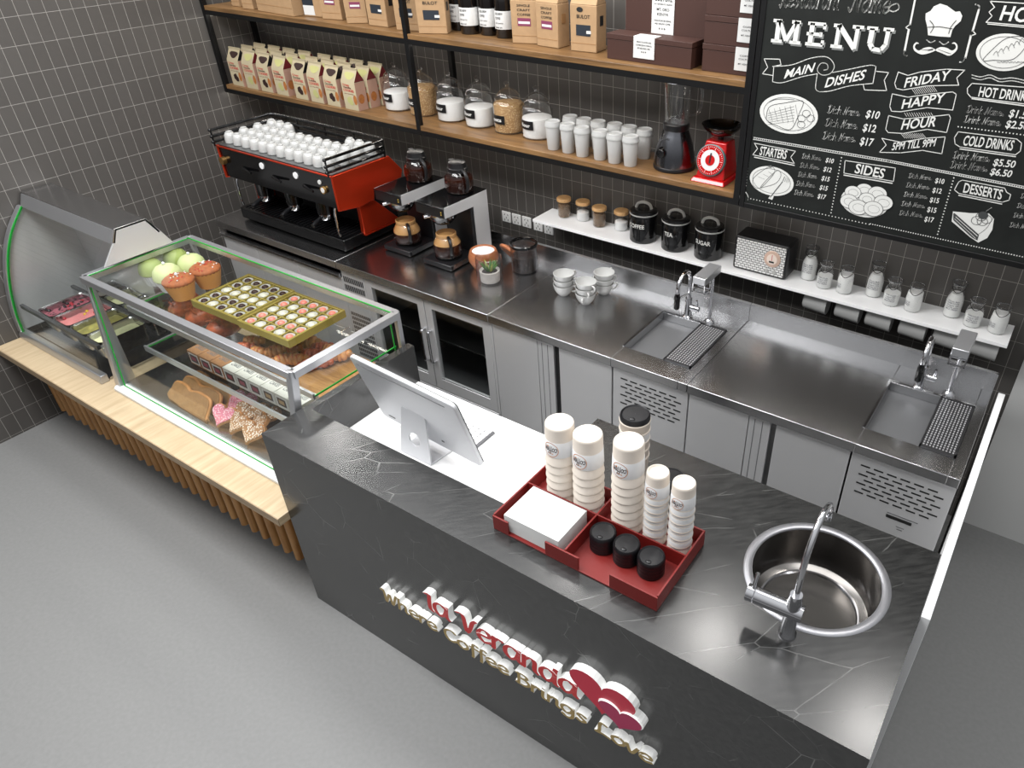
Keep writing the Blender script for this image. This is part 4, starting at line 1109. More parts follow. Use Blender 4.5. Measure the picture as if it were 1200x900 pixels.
def carafe(label, loc, lid, level, rz=0):
    t = thing('glass_carafe', label, 'carafe', loc, rz, 'glass coffee carafes')
    obj('glass', MB().lathe([(.060, 0), (.070, .006), (.077, .040), (.072, .075), (.054, .105), (.048, .112), (.050, .125)], seg=28, capt=False), SMOKE if lid else JARG, t)
    obj('coffee', MB().lathe([(.058, .004), (.068, .008), (.0750, .040), (.0725, level-.002), (.0005, level)], seg=28, capt=False), COFFEE, t)
    obj('collar', MB().lathe([(.0500, .104), (.0530, .108), (.0530, .126), (.0500, .128)], seg=26, capb=False, capt=False), BLACKP if lid else TAN, t)
    if not lid: obj('foam_band', MB().lathe([(.0715, level+.001), (.0705, .076), (.053, .104), (.047, .112), (.046, .108), (.0005, .100)], seg=28, capb=False, capt=False), TAN, t)
    obj('handle', MB().tube(cr([(.050, 0, .118), (.082, 0, .112), (.098, 0, .085), (.094, 0, .040), (.078, 0, .020)], 5), .009, 8), BLACKP, t)
    if lid:
        obj('lid', MB().lathe([(.050, .122), (.046, .140), (.044, .152), (.030, .156), (.0005, .156)], seg=24), BLACKP, t)
        obj('pour_lip', MB().box(-.070, -.036, -.014, .014, .138, .152), BLACKP, t, bevel=.004)
    return t
coffee_maker('filter coffee maker next to the red coffee machine', -3.062, -2.866, 2.512, False)
coffee_maker('filter coffee maker nearer the wooden sugar pot', -2.757, -2.558, 2.502, True)
carafe('carafe of coffee on top of the coffee maker next to the red machine', (-2.955, 2.745, HC+.3525), True, .080, R(-20))
carafe('carafe of coffee on top of the coffee maker nearer the wooden pot', (-2.655, 2.735, HC+.3525), True, .080, R(-20))
carafe('carafe on the hot plate of the coffee maker next to the red machine', (-2.964, 2.607, HC+.0425), False, .060, R(-35))
carafe('tan collared carafe on the hot plate of the nearer coffee maker', (-2.658, 2.597, HC+.0425), False, .070, R(-35))

# ------------------------------------------------------------------ pots, plant and cups on the steel counter
p_ = at(566, 292.5, 2, 1.055)
t = thing('sugar_pot', 'round wooden pot filled with white sugar, its lid leaning behind', 'pot', (p_.x, p_.y, HC))
obj('pot', MB().lathe([(.040, 0), (.058, .008), (.078, .045), (.080, .070), (.070, .100), (.066, .104), (.060, .102), (.056, .088), (.0005, .088)], seg=32, capt=False), TEAK, t)
obj('sugar', MB().lathe([(.0585, .092), (.0595, .096), (.03, .099), (.0005, .100)], seg=28, capt=False), SALT, t)
t = thing('pot_lid', 'wooden lid leaning against the back of the sugar pot', 'lid', (p_.x+.085, p_.y+.115, HC+.060), 0)
rt_ = Matrix.Rotation(R(-52), 4, 'X') @ Matrix.Rotation(R(12), 4, 'Y')
obj('lid', MB().lathe([(.064, -.006), (.070, 0), (.066, .010), (.045, .020), (.014, .024)], seg=30, M=rt_), TEAK, t)
obj('lid_knob', MB().lathe([(.008, .022), (.012, .030), (.014, .038), (.009, .044), (.0005, .045)], seg=18, M=rt_), TEAK, t)
p_ = at(575, 330, 2, HC)
t = thing('plant_jar', 'small green succulent in a pale pot inside a glass jar', 'plant', (p_.x, p_.y, HC))
obj('glass_jar', MB().lathe([(.062, 0), (.067, .004), (.067, .140), (.0645, .142), (.0635, .138), (.0635, .006), (.0005, .006)], seg=32, capt=False), SMOKE, t)
MARB = mat('pale_marble_pot', (206, 204, 198), .5, var=.10, vscale=40, bump=.3)
pt = obj('plant_pot', MB().lathe([(.046, .008), (.049, .011), (.052, .066), (.047, .068), (.044, .060), (.0005, .060)], seg=28, capt=False), MARB, t)
obj('soil', MB().lathe([(.0445, .058), (.03, .064), (.0005, .065)], seg=20, capt=False), mat('soil', (40, 32, 26), .9, bump=.5, vscale=90), pt)
GRN = mat('succulent_green', (66, 112, 44), .5, var=.3, vscale=30)
GRY = mat('succulent_tip', (138, 150, 66), .5, var=.3, vscale=30)
random.seed(3)
for k in range(15):
    a = 2*PI*k/15*2.4; tl = .25+.55*(k/15); L_ = .055+.018*random.random()
    d = Vector((math.cos(a)*tl, math.sin(a)*tl, 1)).normalized(); c0 = Vector((math.cos(a)*.010, math.sin(a)*.010, .058))
    pts = [c0+d*L_*f+Vector((0, 0, -.010*tl*f*f)) for f in (0, .3, .65, 1)]
    obj('leaf', MB().tube(pts, [.0055, .0065, .0045, .0006], 6), GRN if k % 3 else GRY, pt)
p_ = at(614, 317, 2, HC)
t = thing('bean_jar', 'glass jar of dark coffee beans with a black lid ring', 'jar', (p_.x, p_.y+.01, HC))
obj('glass', MB().lathe([(.064, 0), (.069, .004), (.069, .150), (.066, .152), (.0655, .148), (.0655, .006), (.0005, .006)], seg=32, capt=False), SMOKE, t)
obj('beans', MB().lathe([(.062, .007), (.0645, .010), (.0645, .088), (.05, .096), (.02, .093), (.0005, .097)], seg=32, capt=False), dots_mat('coffee_beans', (20, 12, 10), (66, 38, 28), 120, .3, .35, .8), t)
obj('lid_ring', MB().lathe([(.066, .140), (.0735, .142), (.0735, .154), (.068, .158), (.064, .156)], seg=32, capb=False, capt=False), BLACKG, t)
obj('lid_glass', MB().lathe([(.0655, .150), (.04, .153), (.0005, .154)], seg=30, capt=False, capb=False), SMOKE, t)
cup = thing('coffee_cup', '', 'cup', (0, 0, 0), 0, 'stacked white coffee cups on the steel counter')
obj('bowl', MB().lathe([(.022, 0), (.024, .003), (.036, .016), (.046, .036), (.0515, .060), (.0500, .0605), (.0440, .036), (.033, .017), (.0005, .008)], seg=28, capt=False), CERAM, cup)
obj('handle', MB().tube(cr([(.048, 0, .052), (.066, 0, .052), (.070, 0, .040), (.058, 0, .026), (.042, 0, .024)], 4), .0045, 8), CERAM, cup)
fst = True
for (x, y, a), nm in zip(((-1.925, 2.625, 20), (-1.785, 2.612, -70), (-1.765, 2.742, 40)), ('left', 'front', 'back right')):
    for k, w_ in enumerate(('bottom', 'middle', 'top')):
        lb = f'{w_} white coffee cup of the {nm} stack on the steel counter'
        loc = (x+.003*k, y-.002*k, HC+.0005+.0310*k)
        if fst: cup.location = loc; cup['label'] = lb; cup.rotation_euler = (0, 0, R(a)); fst = False
        else: dup(cup, loc, lb, R(a+25*k))

# ================================================================== curved ice cream case by the left wall
XL, XR, XH = -4.640, -3.800, -3.728
PZ = .5415
ic = thing('ice_cream_case', 'curved glass ice cream case with steel hood by the left wall', 'display case', (-4.19, 1.5, PZ))
def PI_(n, mb, m, par=None, **k): return obj(n, rel(mb, ic), m, ic if par is None else par, **k)
front = cr([(1.205, .585), (1.216, .700), (1.250, .850), (1.305, 1.000), (1.375, 1.120), (1.468, 1.226)], 5)
# hood
hood = [(1.470, 1.226), (1.500, 1.288), (1.655, 1.288), (1.700, 1.205), (1.690, 1.200), (1.648, 1.277), (1.508, 1.277), (1.482, 1.222)]
PI_('hood', MB().prism(hood, XL, XH, 'x'), STEEL, bevel=.001)
PI_('hood_front_lip', MB().prism([(1.466, 1.222), (1.494, 1.284), (1.500, 1.282), (1.472, 1.220)], XL+.025, XH-.004, 'x'), ALU, flat=True)
# end rails and panels
def rail(x0, x1, name, m, off=0.0, w=.016):
    P0 = [Vector((p.x-off, p.y)) for p in front]; mb = MB()
    for a, b in zip(P0[:-1], P0[1:]):
        mb.hexa([(x0, a.x, a.y), (x1, a.x, a.y), (x1, a.x+w, a.y), (x0, a.x+w, a.y)], [(x0, b.x, b.y), (x1, b.x, b.y), (x1, b.x+w, b.y), (x0, b.x+w, b.y)])
    return PI_(name, mb, m, flat=True)
rail(XL, XL+.034, 'end_rail', ALU, .010, .030)
rail(XL+.034, XL+.039, 'glass_edge', GREENE, .004, .012)
g = MB()
for a, b in zip(front[:-1], front[1:]):
    g.hexa([(XL+.039, a.x, a.y), (XR-.01, a.x, a.y), (XR-.01, a.x+.006, a.y), (XL+.039, a.x+.006, a.y)], [(XL+.039, b.x, b.y), (XR-.01, b.x, b.y), (XR-.01, b.x+.006, b.y), (XL+.039, b.x+.006, b.y)])
PI_('front_glass', g, GLASSD, angle=60)
ends = [(p.x+.012, p.y) for p in front]+[(1.502, 1.284), (1.652, 1.284), (1.700, 1.205), (1.76, 1.08), (1.78, .90), (1.78, .585)]
PI_('end_panel', MB().prism(ends, XL+.002, XL+.014, 'x'), STEELV, flat=True)
up_ = [(1.395, 1.130), (1.476, 1.230), (1.503, 1.286), (1.653, 1.286), (1.702, 1.205), (1.742, 1.130)]
PI_('end_panel', MB().prism(up_, XH-.010, XH, 'x'), STEELV, bevel=.001)
lo = [(p.x+.012, p.y) for p in front if p.y < 1.13]+[(1.395, 1.130), (1.60, 1.130), (1.60, .585)]
PI_('end_glass', MB().prism(lo, XR-.004, XR, 'x'), GLASSD, flat=True)
PI_('end_panel_lower', MB().prism([(1.60, 1.130), (1.742, 1.130), (1.78, .90), (1.78, .585), (1.60, .585)], XR-.006, XR, 'x'), STEELV, flat=True)
PI_('back_panel', MB().prism([(1.690, .60), (1.702, .60), (1.655, 1.25), (1.645, 1.25)], XL+.014, XR-.006, 'x'), STEELV, flat=True)
PI_('rear_housing', MB().prism([(1.702, .5445), (1.86, .5445), (1.86, .95), (1.75, 1.08), (1.702, 1.18)], XL+.014, XR-.02, 'x'), STEELV, flat=True)
PI_('base_rail', MB().prism([(1.190, PZ+.0005), (1.190, .560), (1.200, .584), (1.232, .584), (1.232, PZ+.0005)], XL, XR, 'x'), ALU, bevel=.002)
PI_('base_seal', MB().box(XL+.02, XR-.02, 1.2325, 1.2405, PZ+.001, .582), BLACKP, flat=True)
PI_('well_deck', MB().box(XL+.05, XR-.006, 1.245, 1.262, .718, .7395).box(XL+.05, XR-.006, 1.512, 1.530, .724, .7395), mat('well_grey', (96, 96, 98), .35, .7), flat=True)
PI_('well_back', MB().box(XL+.014, XR-.006, 1.24, 1.70, .5445, .556), STEEL, flat=True)
lv_ = MB()
for k in range(5): lv_.box(XR-.32, XR-.02, 1.545+.020*k, 1.553+.020*k, 1.176, 1.192)
PI_('fan_grille', MB().box(XR-.34, XR-.008, 1.53, 1.655, 1.192, 1.215), BLACKP, flat=True)
PI_('grille_slats', lv_, CHROME, flat=True)
# pans of ice cream
RASP = dots_mat('raspberry_ripple', (168, 92, 106), (50, 18, 28), 55, .34, .5, .5)
STRAW = mat('strawberry_ice', (216, 132, 132), .5, var=.10, vscale=20, bump=.3)
PIST = mat('pistachio_ice', (150, 142, 78), .55, var=.35, vscale=26, bump=.6)
LEMON = mat('lemon_ice', (224, 222, 176), .5, var=.05, vscale=18, bump=.3)
DGREY = mat('frost_grey', (120, 116, 112), .6, var=.2, vscale=30)
def pan(x0, x1, y0, y1, m, label, toppings=None):
    t = thing('ice_cream_pan', label, 'pan', ((x0+x1)/2, (y0+y1)/2, .640), 0, 'steel ice cream pans in the curved case')
    w, d = (x1-x0)/2-.004, (y1-y0)/2-.003
    b = MB(); n = 24
    def rr(w, d, r, z):
        out = []
        for cx, cy, a0 in ((w-r, d-r, 0), (-w+r, d-r, 90), (-w+r, -d+r, 180), (w-r, -d+r, 270)):
            for k in range(5): a = R(a0+22.5*k); out.append((cx+r*math.cos(a), cy+r*math.sin(a), z))
        return out
    rings = [rr(w-.008, d-.008, .02, .003), rr(w-.004, d-.004, .022, .10), rr(w, d, .026, .104), rr(w, d, .026, .100), rr(w-.006, d-.006, .022, .096), rr(w-.010, d-.010, .02, .0)]
    vs = [p for r_ in rings for p in r_]; fs = []
    for i in range(5):
        for k in range(20): j = (k+1) % 20; fs.append((i*20+k, i*20+j, (i+1)*20+j, (i+1)*20+k))
    fs.append(tuple(range(100, 120)))
    b.add(vs, fs)
    obj('pan', b, CHROME if False else STEELS, t)
    ice = MB(); nx, ny = 12, 14; vs = []; fs = []
    random.seed(int(-x0*1000))
    for j in range(ny+1):
        for i in range(nx+1):
            u, v = i/nx*2-1, j/ny*2-1
            edge = max(abs(u), abs(v))
            z = .066+(.016*(1-edge**4))+.010*math.sin(6*u+9*v)*math.cos(5*v)*(1-edge)+.004*random.random()
            vs.append((u*(w-.009), v*(d-.009), z))
    for j in range(ny):
        for i in range(nx): a = j*(nx+1)+i; fs.append((a, a+1, a+nx+2, a+nx+1))
    ice.add(vs, fs); obj('ice_cream', ice, m, t)
    if toppings:
        for k in range(toppings[0]):
            random.seed(k*13+5)
            obj(toppings[1], MB().sph((random.uniform(-w*.7, w*.7), random.uniform(-d*.8, d*.8), .084), (.010, .009, .008), 8, 6), toppings[2][k % len(toppings[2])], t)
BERRY = mat('dark_berry', (36, 16, 26), .35); RBER = mat('red_berry', (168, 30, 46), .4); YBER = mat('yellow_fruit', (206, 172, 40), .4)
px_ = [-4.452, -4.292, -4.118, -3.955, -3.808]
pan(px_[0], px_[1], 1.262, 1.512, RASP, 'pan of raspberry ice cream with dark berries, leftmost in the front row', (14, 'berry', [BERRY, RBER]))
pan(px_[1], px_[2], 1.262, 1.512, STRAW, 'pan of pink strawberry ice cream in the front row', (4, 'fruit_piece', [RBER, YBER]))
pan(px_[2], px_[3], 1.262, 1.512, PIST, 'pan of mottled green pistachio ice cream in the front row')
pan(px_[3], px_[4], 1.262, 1.512, LEMON, 'pan of pale lemon ice cream in the front row beside the square case')
pan(px_[0], px_[1], 1.53, 1.685, DGREY, 'pan in the back row, leftmost, behind the raspberry ice cream')
pan(px_[1], px_[2], 1.53, 1.685, LEMON, 'pan of pale ice cream in the back row behind the strawberry pan')
pan(px_[2], px_[3], 1.53, 1.685, LEMON, 'pan of pale ice cream in the back row behind the pistachio pan')
pan(px_[3], px_[4], 1.53, 1.685, STRAW, 'pan of pink ice cream at the right of the back row')
# ================================================================== square glass pastry case
dc = thing('pastry_case', 'square glass pastry case with aluminium frame between curved case and counter', 'display case', (-3.0, 1.55, PZ))
def PD(n, mb, m, par=None, **k): return obj(n, rel(mb, dc), m, dc if par is None else par, **k)
ZT = 1.115
A, B, C_, D = Vector((-3.768, 1.306, ZT)), Vector((-3.768, 1.848, ZT)), Vector((-2.270, 1.860, ZT)), Vector((-2.270, 1.314, ZT))
a, b, c, d = Vector((-3.668, 1.214, .565)), Vector((-3.69, 1.856, .565)), Vector((-2.272, 1.858, .565)), Vector((-2.272, 1.214, .565))
w = .033
def inn(P, Q): return (Q-P).normalized()*w*.5
def top_bar(P, Q, name='top_bar'):
    dz = Vector((0, 0, -w/2)); PD(name, MB().bar(P+dz, Q+dz, w), ALU, bevel=.002)
top_bar(A, D); top_bar(B, C_); top_bar(A, B); top_bar(D, C_)
for P, Q in ((B, b), (C_, c)): PD('post', MB().bar(P, Q, .022), ALU, bevel=.002)
PD('post', MB().bar(D+Vector((-.006, .006, 0)), d+Vector((-.006, .014, 0)), .033), ALU, bevel=.002)
PD('corner_bracket', MB().hexa([a+Vector((-.034, 0, -.010)), a+Vector((.012, -.002, -.010)), a+Vector((.012, .030, -.010)), a+Vector((-.034, .10, -.010))],
                           [A+Vector((-.004, .000, -.03)), A+Vector((.010, .000, -.03)), A+Vector((.010, .012, -.03)), A+Vector((-.004, .030, -.03))]), ALU, bevel=.002)
PD('base_rail', MB().prism([(1.196, PZ+.0005), (1.196, .556), (1.206, .566), (1.250, .566), (1.250, PZ+.0005)], -3.690, -2.258, 'x'), WHITEM, bevel=.002)
PD('floor_tray', MB().box(-3.665, -2.262, 1.2505, 1.855, PZ+.0005, .572), STEEL, flat=True)
def pane(name, p, q, r_, s_, th, n):
    n = Vector(n)*th
    return PD(name, MB().hexa([p, q, r_, s_], [p+n, q+n, r_+n, s_+n]), GLASSD, flat=True)
dz = Vector((0, 0, -.004))
fa, fd = a+Vector((.018, .022, 0)), d+Vector((-.02, .022, 0)); FA, FD = A+Vector((.016, .012, -.028)), D+Vector((-.02, .012, -.028))
pane('front_pane', fa, fd, FD, FA, .005, (0, 1, 0))
pane('side_pane', a+Vector((.02, .03, 0)), b+Vector((.02, -.02, 0)), B+Vector((.014, -.02, -.028)), A+Vector((.014, .02, -.028)), .005, (1, 0, 0))
pane('side_pane', d+Vector((-.012, .03, 0)), c+Vector((-.012, -.02, 0)), C_+Vector((-.012, -.02, -.028)), D+Vector((-.012, .03, -.028)), .005, (1, 0, 0))
pane('top_pane', A+Vector((.014, .014, -.012)), D+Vector((-.014, .014, -.012)), C_+Vector((-.014, -.014, -.012)), B+Vector((.014, -.014, -.012)), .005, (0, 0, 1))
def edge(P, Q, r=.0022): PD('glass_edge', MB().bar(P, Q, r*2), GREENE, flat=True)
edge(fa+Vector((0, -.002, 0)), FA+Vector((0, -.002, 0))); edge(fa+Vector((0, -.003, .003)), fd+Vector((0, -.003, .003)))
z_ = Vector((0, 0, -.003))
edge(A+Vector((.020, .014, -.002)), B+Vector((.020, -.013, -.002))); edge(B+Vector((.014, -.016, -.002)), C_+Vector((-.014, -.016, -.002)))
edge(C_+Vector((-.014, -.03, -.03)), c+Vector((-.014, -.03, .0))); edge(D+Vector((-.0185, .02, -.012)), C_+Vector((-.0185, -.02, -.012)), .0015)
# glass shelves with aluminium front rails
ZA, ZB = .945, .745
def shelf(x0, x1, y0, y1, z, nm):
    s_ = PD('glass_shelf', MB().box(x0, x1, y0, y1, z-.006, z), GLASSD, flat=True)
    PD('shelf_rail', MB().box(x0, x1, y0-.010, y0, z-.018, z+.012), ALU, s_, bevel=.001)
    PD('shelf_edge', MB().box(x0, x0+.005, y0, y1, z-.0065, z-.0005), GREENE, s_, flat=True)
    PD('shelf_edge', MB().box(x1-.005, x1, y0, y1, z-.0065, z-.0005), GREENE, s_, flat=True)
    PD('shelf_side_rail', MB().box(x0-.004, x0+.004, y0, y1, z+.0002, z+.005), ALU, s_, flat=True)
shelf(-3.640, -2.285, 1.392, 1.840, ZA, 0)
shelf(-3.585, -2.285, 1.372, 1.840, ZB, 1)
for x in (-3.3, -2.6):
    PD('shelf_bracket', MB().box(x-.004, x+.004, 1.80, 1.848, ZB-.03, ZB-.0065).box(x-.004, x+.004, 1.80, 1.848, ZA-.03, ZA-.0065), CHROME, flat=True)

# ------------------------------------------------------------------ muffins on the upper glass shelf
def muffin(cap, case, label, loc, sprink, grp):
    t = thing('muffin', label, 'muffin', loc, 0, grp)
    n = 24; vs = []; fs = []
    seg = 48
    prof_ = [(.048, 0), (.072, .088)] if sprink else [(.050, 0), (.069, .066)]
    for r_, z in prof_:
        for k in range(seg):
            a_ = 2*PI*k/seg; q = r_+(.0016 if k % 2 else -.0006)*(1 if sprink else 1.7)
            vs.append((q*math.cos(a_), q*math.sin(a_), z))
    fs = [(k, (k+1) % seg, seg+(k+1) % seg, seg+k) for k in range(seg)]+[tuple(range(seg))[::-1]]
    obj('paper_case', MB().add(vs, fs), case, t)
    pr = [(.068, .058), (.0755, .066), (.0750, .083), (.067, .106), (.050, .124), (.026, .134), (.0005, .137)] if not sprink else [(.070, .082), (.0745, .090), (.073, .098), (.062, .108), (.042, .116), (.02, .119), (.0005, .120)]
    m = MB().lathe(pr, seg=32, capt=False)
    cp_ = obj('cake_top', m, cap, t)
    zt = pr[-1][1]
    obj('sugar_pearl', MB().sph((0, 0, zt+.006), .0085, 12, 8), mat('silver_pearl', (222, 222, 226), .25, .2), t)
    if sprink:
        random.seed(int(loc[1]*1000))
        for k in range(22):
            a_ = random.uniform(0, 2*PI); r_ = .062*math.sqrt(random.uniform(.05, 1)); z = zt-.0115*(r_/.062)**2*1.0
            obj('sprinkle', MB().sph((r_*math.cos(a_), r_*math.sin(a_), z+.0016), (.0040, .0040, .0030), 7, 5), (mat('red_sprinkle', (176, 24, 20), .4), PAPERW)[k % 3 == 0], cp_)
    return t
MG1 = mat('green_icing', (146, 160, 84), .6, bump=.15, vscale=80); MG2 = mat('pale_green_icing', (186, 194, 138), .6, bump=.15, vscale=80)
CAKE = mat('orange_cake', (150, 82, 40), .7, var=.25, vscale=50, bump=.5); OCASE = mat('orange_case', (214, 150, 78), .6); SCASE = mat('silver_case', (214, 214, 216), .45, .1)
for (x, y), c1, lb in zip(((170.4, 301.4), (189.6, 308), (200, 289.6), (218.6, 296.4)), (MG1, MG2, MG1, MG2),
        ('green iced muffin nearest the left edge of the pastry case', 'pale green iced muffin at the front, beside an orange muffin', 'green iced muffin at the back of the muffin group', 'pale green iced muffin at the back, beside an orange muffin')):
    q = at(x, y, 2, ZA+.143); mf = muffin(c1, SCASE, lb, (q.x+.012, q.y, ZA+.0005), False, 'iced muffins in the pastry case'); sc_ = {170.4: .80, 189.6: .92, 200: .82, 218.6: .90}[x]; mf.scale = (sc_, sc_, 1)
for (x, y), lb in zip(((206, 321), (237.6, 307.6)), ('orange muffin with red sprinkles, nearer the front glass', 'orange muffin with red sprinkles, nearer the chocolate box')):
    q = at(x, y, 2, ZA+.128); muffin(CAKE, OCASE, lb, (q.x, q.y, ZA+.0005), True, 'orange muffins in the pastry case')
# ------------------------------------------------------------------ chocolate boxes
GOLD = mat('gold_card', (150, 134, 62), .45, .25)
PAT = [[1, 1, 0, 1, 1], [0, 1, 0, 0, 1], [1, 1, 0, 1, 1], [0, 1, 0, 0, 1], [1, 1, 0, 1, 1]]
DKC = mat('dark_chocolate', (44, 18, 12), .5, spec=.3); WHC = mat('white_chocolate', (186, 182, 166), .4); PKC = mat('pink_chocolate', (214, 120, 104), .4)
FOIL = mat('paper_cup_white', (196, 194, 188), .5)
def choc_box(x0, y0, dark, label, nm):
    W_, D_ = .345, .320
    t = thing('chocolate_box', label, 'box', (x0, y0, ZA+.0005), R(1.2), 'gold chocolate boxes in the pastry case')
    m = MB().box(0, W_, 0, D_, 0, .008)
    for k in range(6):
        xx = .006+(W_-.012)*k/5; m.box(xx-.0035, xx+.0035, 0, D_, .008, .036 if k in (0, 5) else .032)
        yy = .006+(D_-.012)*k/5; m.box(0, W_, yy-.0035, yy+.0035, .008, .0355 if k in (0, 5) else .0315)
    obj('tray', m, GOLD, t, flat=True)
    obj('box_wall', MB().box(-.003, W_+.003, -.004, -.0005, 0, .037).box(-.003, W_+.003, D_+.0005, D_+.004, 0, .037).box(-.004, -.0005, 0, D_, 0, .037).box(W_+.0005, W_+.004, 0, D_, 0, .037), GOLD, t, flat=True)
    cw_, cd_ = (W_-.012)/5, (D_-.012)/5
    rz = Matrix.Rotation(R(1.2), 4, 'Z')
    protos = {}
    for i in range(5):
        for j in range(5):
            on = PAT[i][j]
            q = Vector((x0, y0, ZA+.010))+rz @ Vector((.006+cw_*(i+.5), .006+cd_*(j+.5), 0))
            col = ('dark' if dark else 'pink') if on else 'white'
            lb = f'{col} chocolate in the {nm} gold box, column {["one","two","three","four","five"][i]}, row {["one","two","three","four","five"][j]} from the front'
            if col in protos: dup(protos[col], q, lb); continue
            c_ = thing('chocolate', lb, 'chocolate', q, 0, f'chocolates in the {nm} gold box')
            obj('praline', MB().sph((0, 0, .013), (.0185, .0165, .014) if on else (.024, .019, .014), 16, 10), (DKC if dark else PKC) if on else WHC, c_)
            obj('paper_cup', MB().lathe([(.020, 0), (.0255, .020), (.0245, .020), (.018, .003), (.0005, .003)], seg=28, capt=False), FOIL, c_)
            protos[col] = c_
choc_box(-3.376, 1.566, True, 'gold box of dark and white chocolates beside the orange muffins', 'left')
choc_box(-3.016, 1.566, False, 'gold box of pink and white chocolates in the middle of the pastry case', 'right')
# ------------------------------------------------------------------ bakes on the lower glass shelf
CRUST = mat('glazed_crust', (192, 98, 64), .32, var=.4, vscale=36, bump=.8)
CRUST2 = mat('golden_crust', (216, 148, 88), .4, var=.35, vscale=28, bump=.6)
def blob(mb, c, r, sd, amp=.12, seg=18, rings=12, M=None):
    n0 = len(mb.v); mb.sph((0, 0, 0), r, seg, rings)
    rnd = random.Random(sd); ph = [rnd.uniform(0, 6.28) for _ in range(6)]
    for i in range(n0, len(mb.v)):
        p = mb.v[i]; u = Vector((p.x/r[0], p.y/r[1], p.z/r[2]))
        f = 1+amp*(math.sin(7*u.x+ph[0])*math.sin(6*u.y+ph[1])+.5*math.sin(13*u.x+ph[2])*math.cos(12*u.z+ph[3]))
        p = Vector((p.x*f, p.y*f, max(p.z*f, -r[2]*.8)))
        mb.v[i] = (M @ p if M is not None else p)+Vector(c)
for k, ((x, y), lb) in enumerate(zip(((206, 361), (232, 371), (257, 384)), ('glazed brown loaf at the left, below the orange muffins', 'middle of the three glazed brown loaves', 'glazed brown loaf next to the wooden pastry tray'))):
    q = at(x, y, 2, ZB+.05)
    mb = MB(); blob(mb, (0, 0, .048), (.066, .105, .058), k+1, .05)
    t = thing('glazed_loaf', lb, 'loaf', (q.x, q.y+.04, ZB+.001), R(4*k), 'glazed loaves in the pastry case'); obj('loaf', mb, CRUST, t, angle=80)
    cutm = MB()
    for j in range(5): cutm.tube([(-.045, -.07+.034*j, .092), (0, -.064+.034*j, .105), (.045, -.07+.034*j, .092)], [.004, .007, .004], 8)
    obj('crust_ridges', cutm, CRUST, t)
tr_ = thing('pastry_tray', 'wooden tray with compartments under the pink chocolate box', 'tray', (-2.70, 1.655, ZB))
m = MB().box(-.42, .39, -.185, .185, .0005, .008)
for s_ in (-.185, .175): m.box(-.42, .39, s_, s_+.010, .008, .05)
for x in (-.42, -.27, .38): m.box(x, x+.010, -.175, .175, .008, .05)
obj('tray', m, wood_mat('tray_wood', (120, 82, 48), (176, 132, 84), 'X', 8, .5), tr_, bevel=.002)
rolls = []
rnd = random.Random(4)
spots = [(285, 405, 35), (303, 411, 20), (322, 409, 50), (340, 404, 20), (357, 397, 40), (374, 392, 15), (383, 401, 30), (330, 420, 60), (347, 419, 25), (364, 412, 35), (313, 424, 10), (296, 398, 30), (376, 420, 20), (389, 411, 45), (398, 402, 10), (362, 424, 55), (404, 410, 30)]
nms = ['leftmost, against the tray divider', 'second from the left', 'under the corner of the pink chocolate box', 'in the middle of the tray', 'right of the tray middle', 'near the right end of the tray', 'at the right end of the tray', 'at the front left of the tray', 'at the front middle of the tray', 'at the front right of the tray', 'nearest the front rail', 'at the back left under the chocolate box', 'low at the front right corner of the tray', 'beside the right front corner of the tray', 'at the back right corner of the tray', 'in front of the tray middle', 'touching the right end of the wooden tray']
for k, (x, y, a_) in enumerate(spots):
    q = at(x, y, 2, ZB+.055)
    t = thing('pastry_roll', 'golden brown pastry roll '+nms[k], 'pastry', (min(q.x, -2.375), min(max(q.y, 1.52), 1.80), ZB+.0085+(.004 if k % 3 else .0)), R(a_+rnd.uniform(-8, 8)), 'pastry rolls on the wooden tray')
    mb = MB()
    for j in range(5):
        rr_ = (.020, .030, .034, .030, .020)[j]
        blob(mb, ((j-2)*.020, .012*(1 if j in (0, 4) else 0), .031), (.016, rr_, rr_), k*7+j, .08, 12, 8)
    obj('roll', mb, CRUST2 if k % 3 else CRUST, t, angle=80)
    gl = MB(); blob(gl, (0, 0, .050), (.032, .016, .012), k+50, .2, 10, 6); obj('glaze', gl, CRUST, t, angle=80)
# small gift cartons along the front rail
KR2 = mat('brown_carton', (150, 108, 72), .6); WH2 = mat('pale_carton', (196, 194, 186), .6)
PK2 = mat('pink_panel', (150, 70, 84), .5)
p0, p1 = at(214, 412, 2, ZB+.075), at(333, 470, 2, ZB+.075)
st_ = (p1.x-p0.x)/8
mk = {}
for k in range(9):
    kind = 'brown' if k < 3 else 'pink' if k < 6 else 'gold'
    lb = f'small {"brown" if k < 3 else "white"} carton with window, {ORD[k]} from the left on the lower glass shelf'
    loc = (p0.x+st_*k, 1.408, ZB+.0008)
    if kind in mk: dup(mk[kind], loc, lb); continue
    t = thing('gift_carton', lb, 'carton', loc, 0, 'small cartons along the lower glass shelf')
    s_ = st_-.004
    obj('carton', MB().box(0, s_, 0, .095, 0, .075), KR2 if kind == 'brown' else WH2, t, bevel=.0015)
    obj('window_frame', MB().box(s_*.10, s_*.90, -.001, .001, .010, .065), PAPERW, t, flat=True)
    obj('window', MB().box(s_*.18, s_*.82, -.0018, .0005, .017, .058), mat('carton_window', (54, 38, 32), .3), t, flat=True)
    obj('emblem', MB().box(s_*.3, s_*.7, -.0024, 0, .028, .048), PK2 if kind != 'gold' else mat('sand_panel', (176, 150, 110), .5), t, flat=True)
    pr = MB()
    put(pr, 'CAKES', (s_*.15, .035, .0757), (s_*.7, 0, 0), (0, .020, 0), bold=.02)
    obj('print', pr, GREYINK, t, flat=True)
    mk[kind] = t
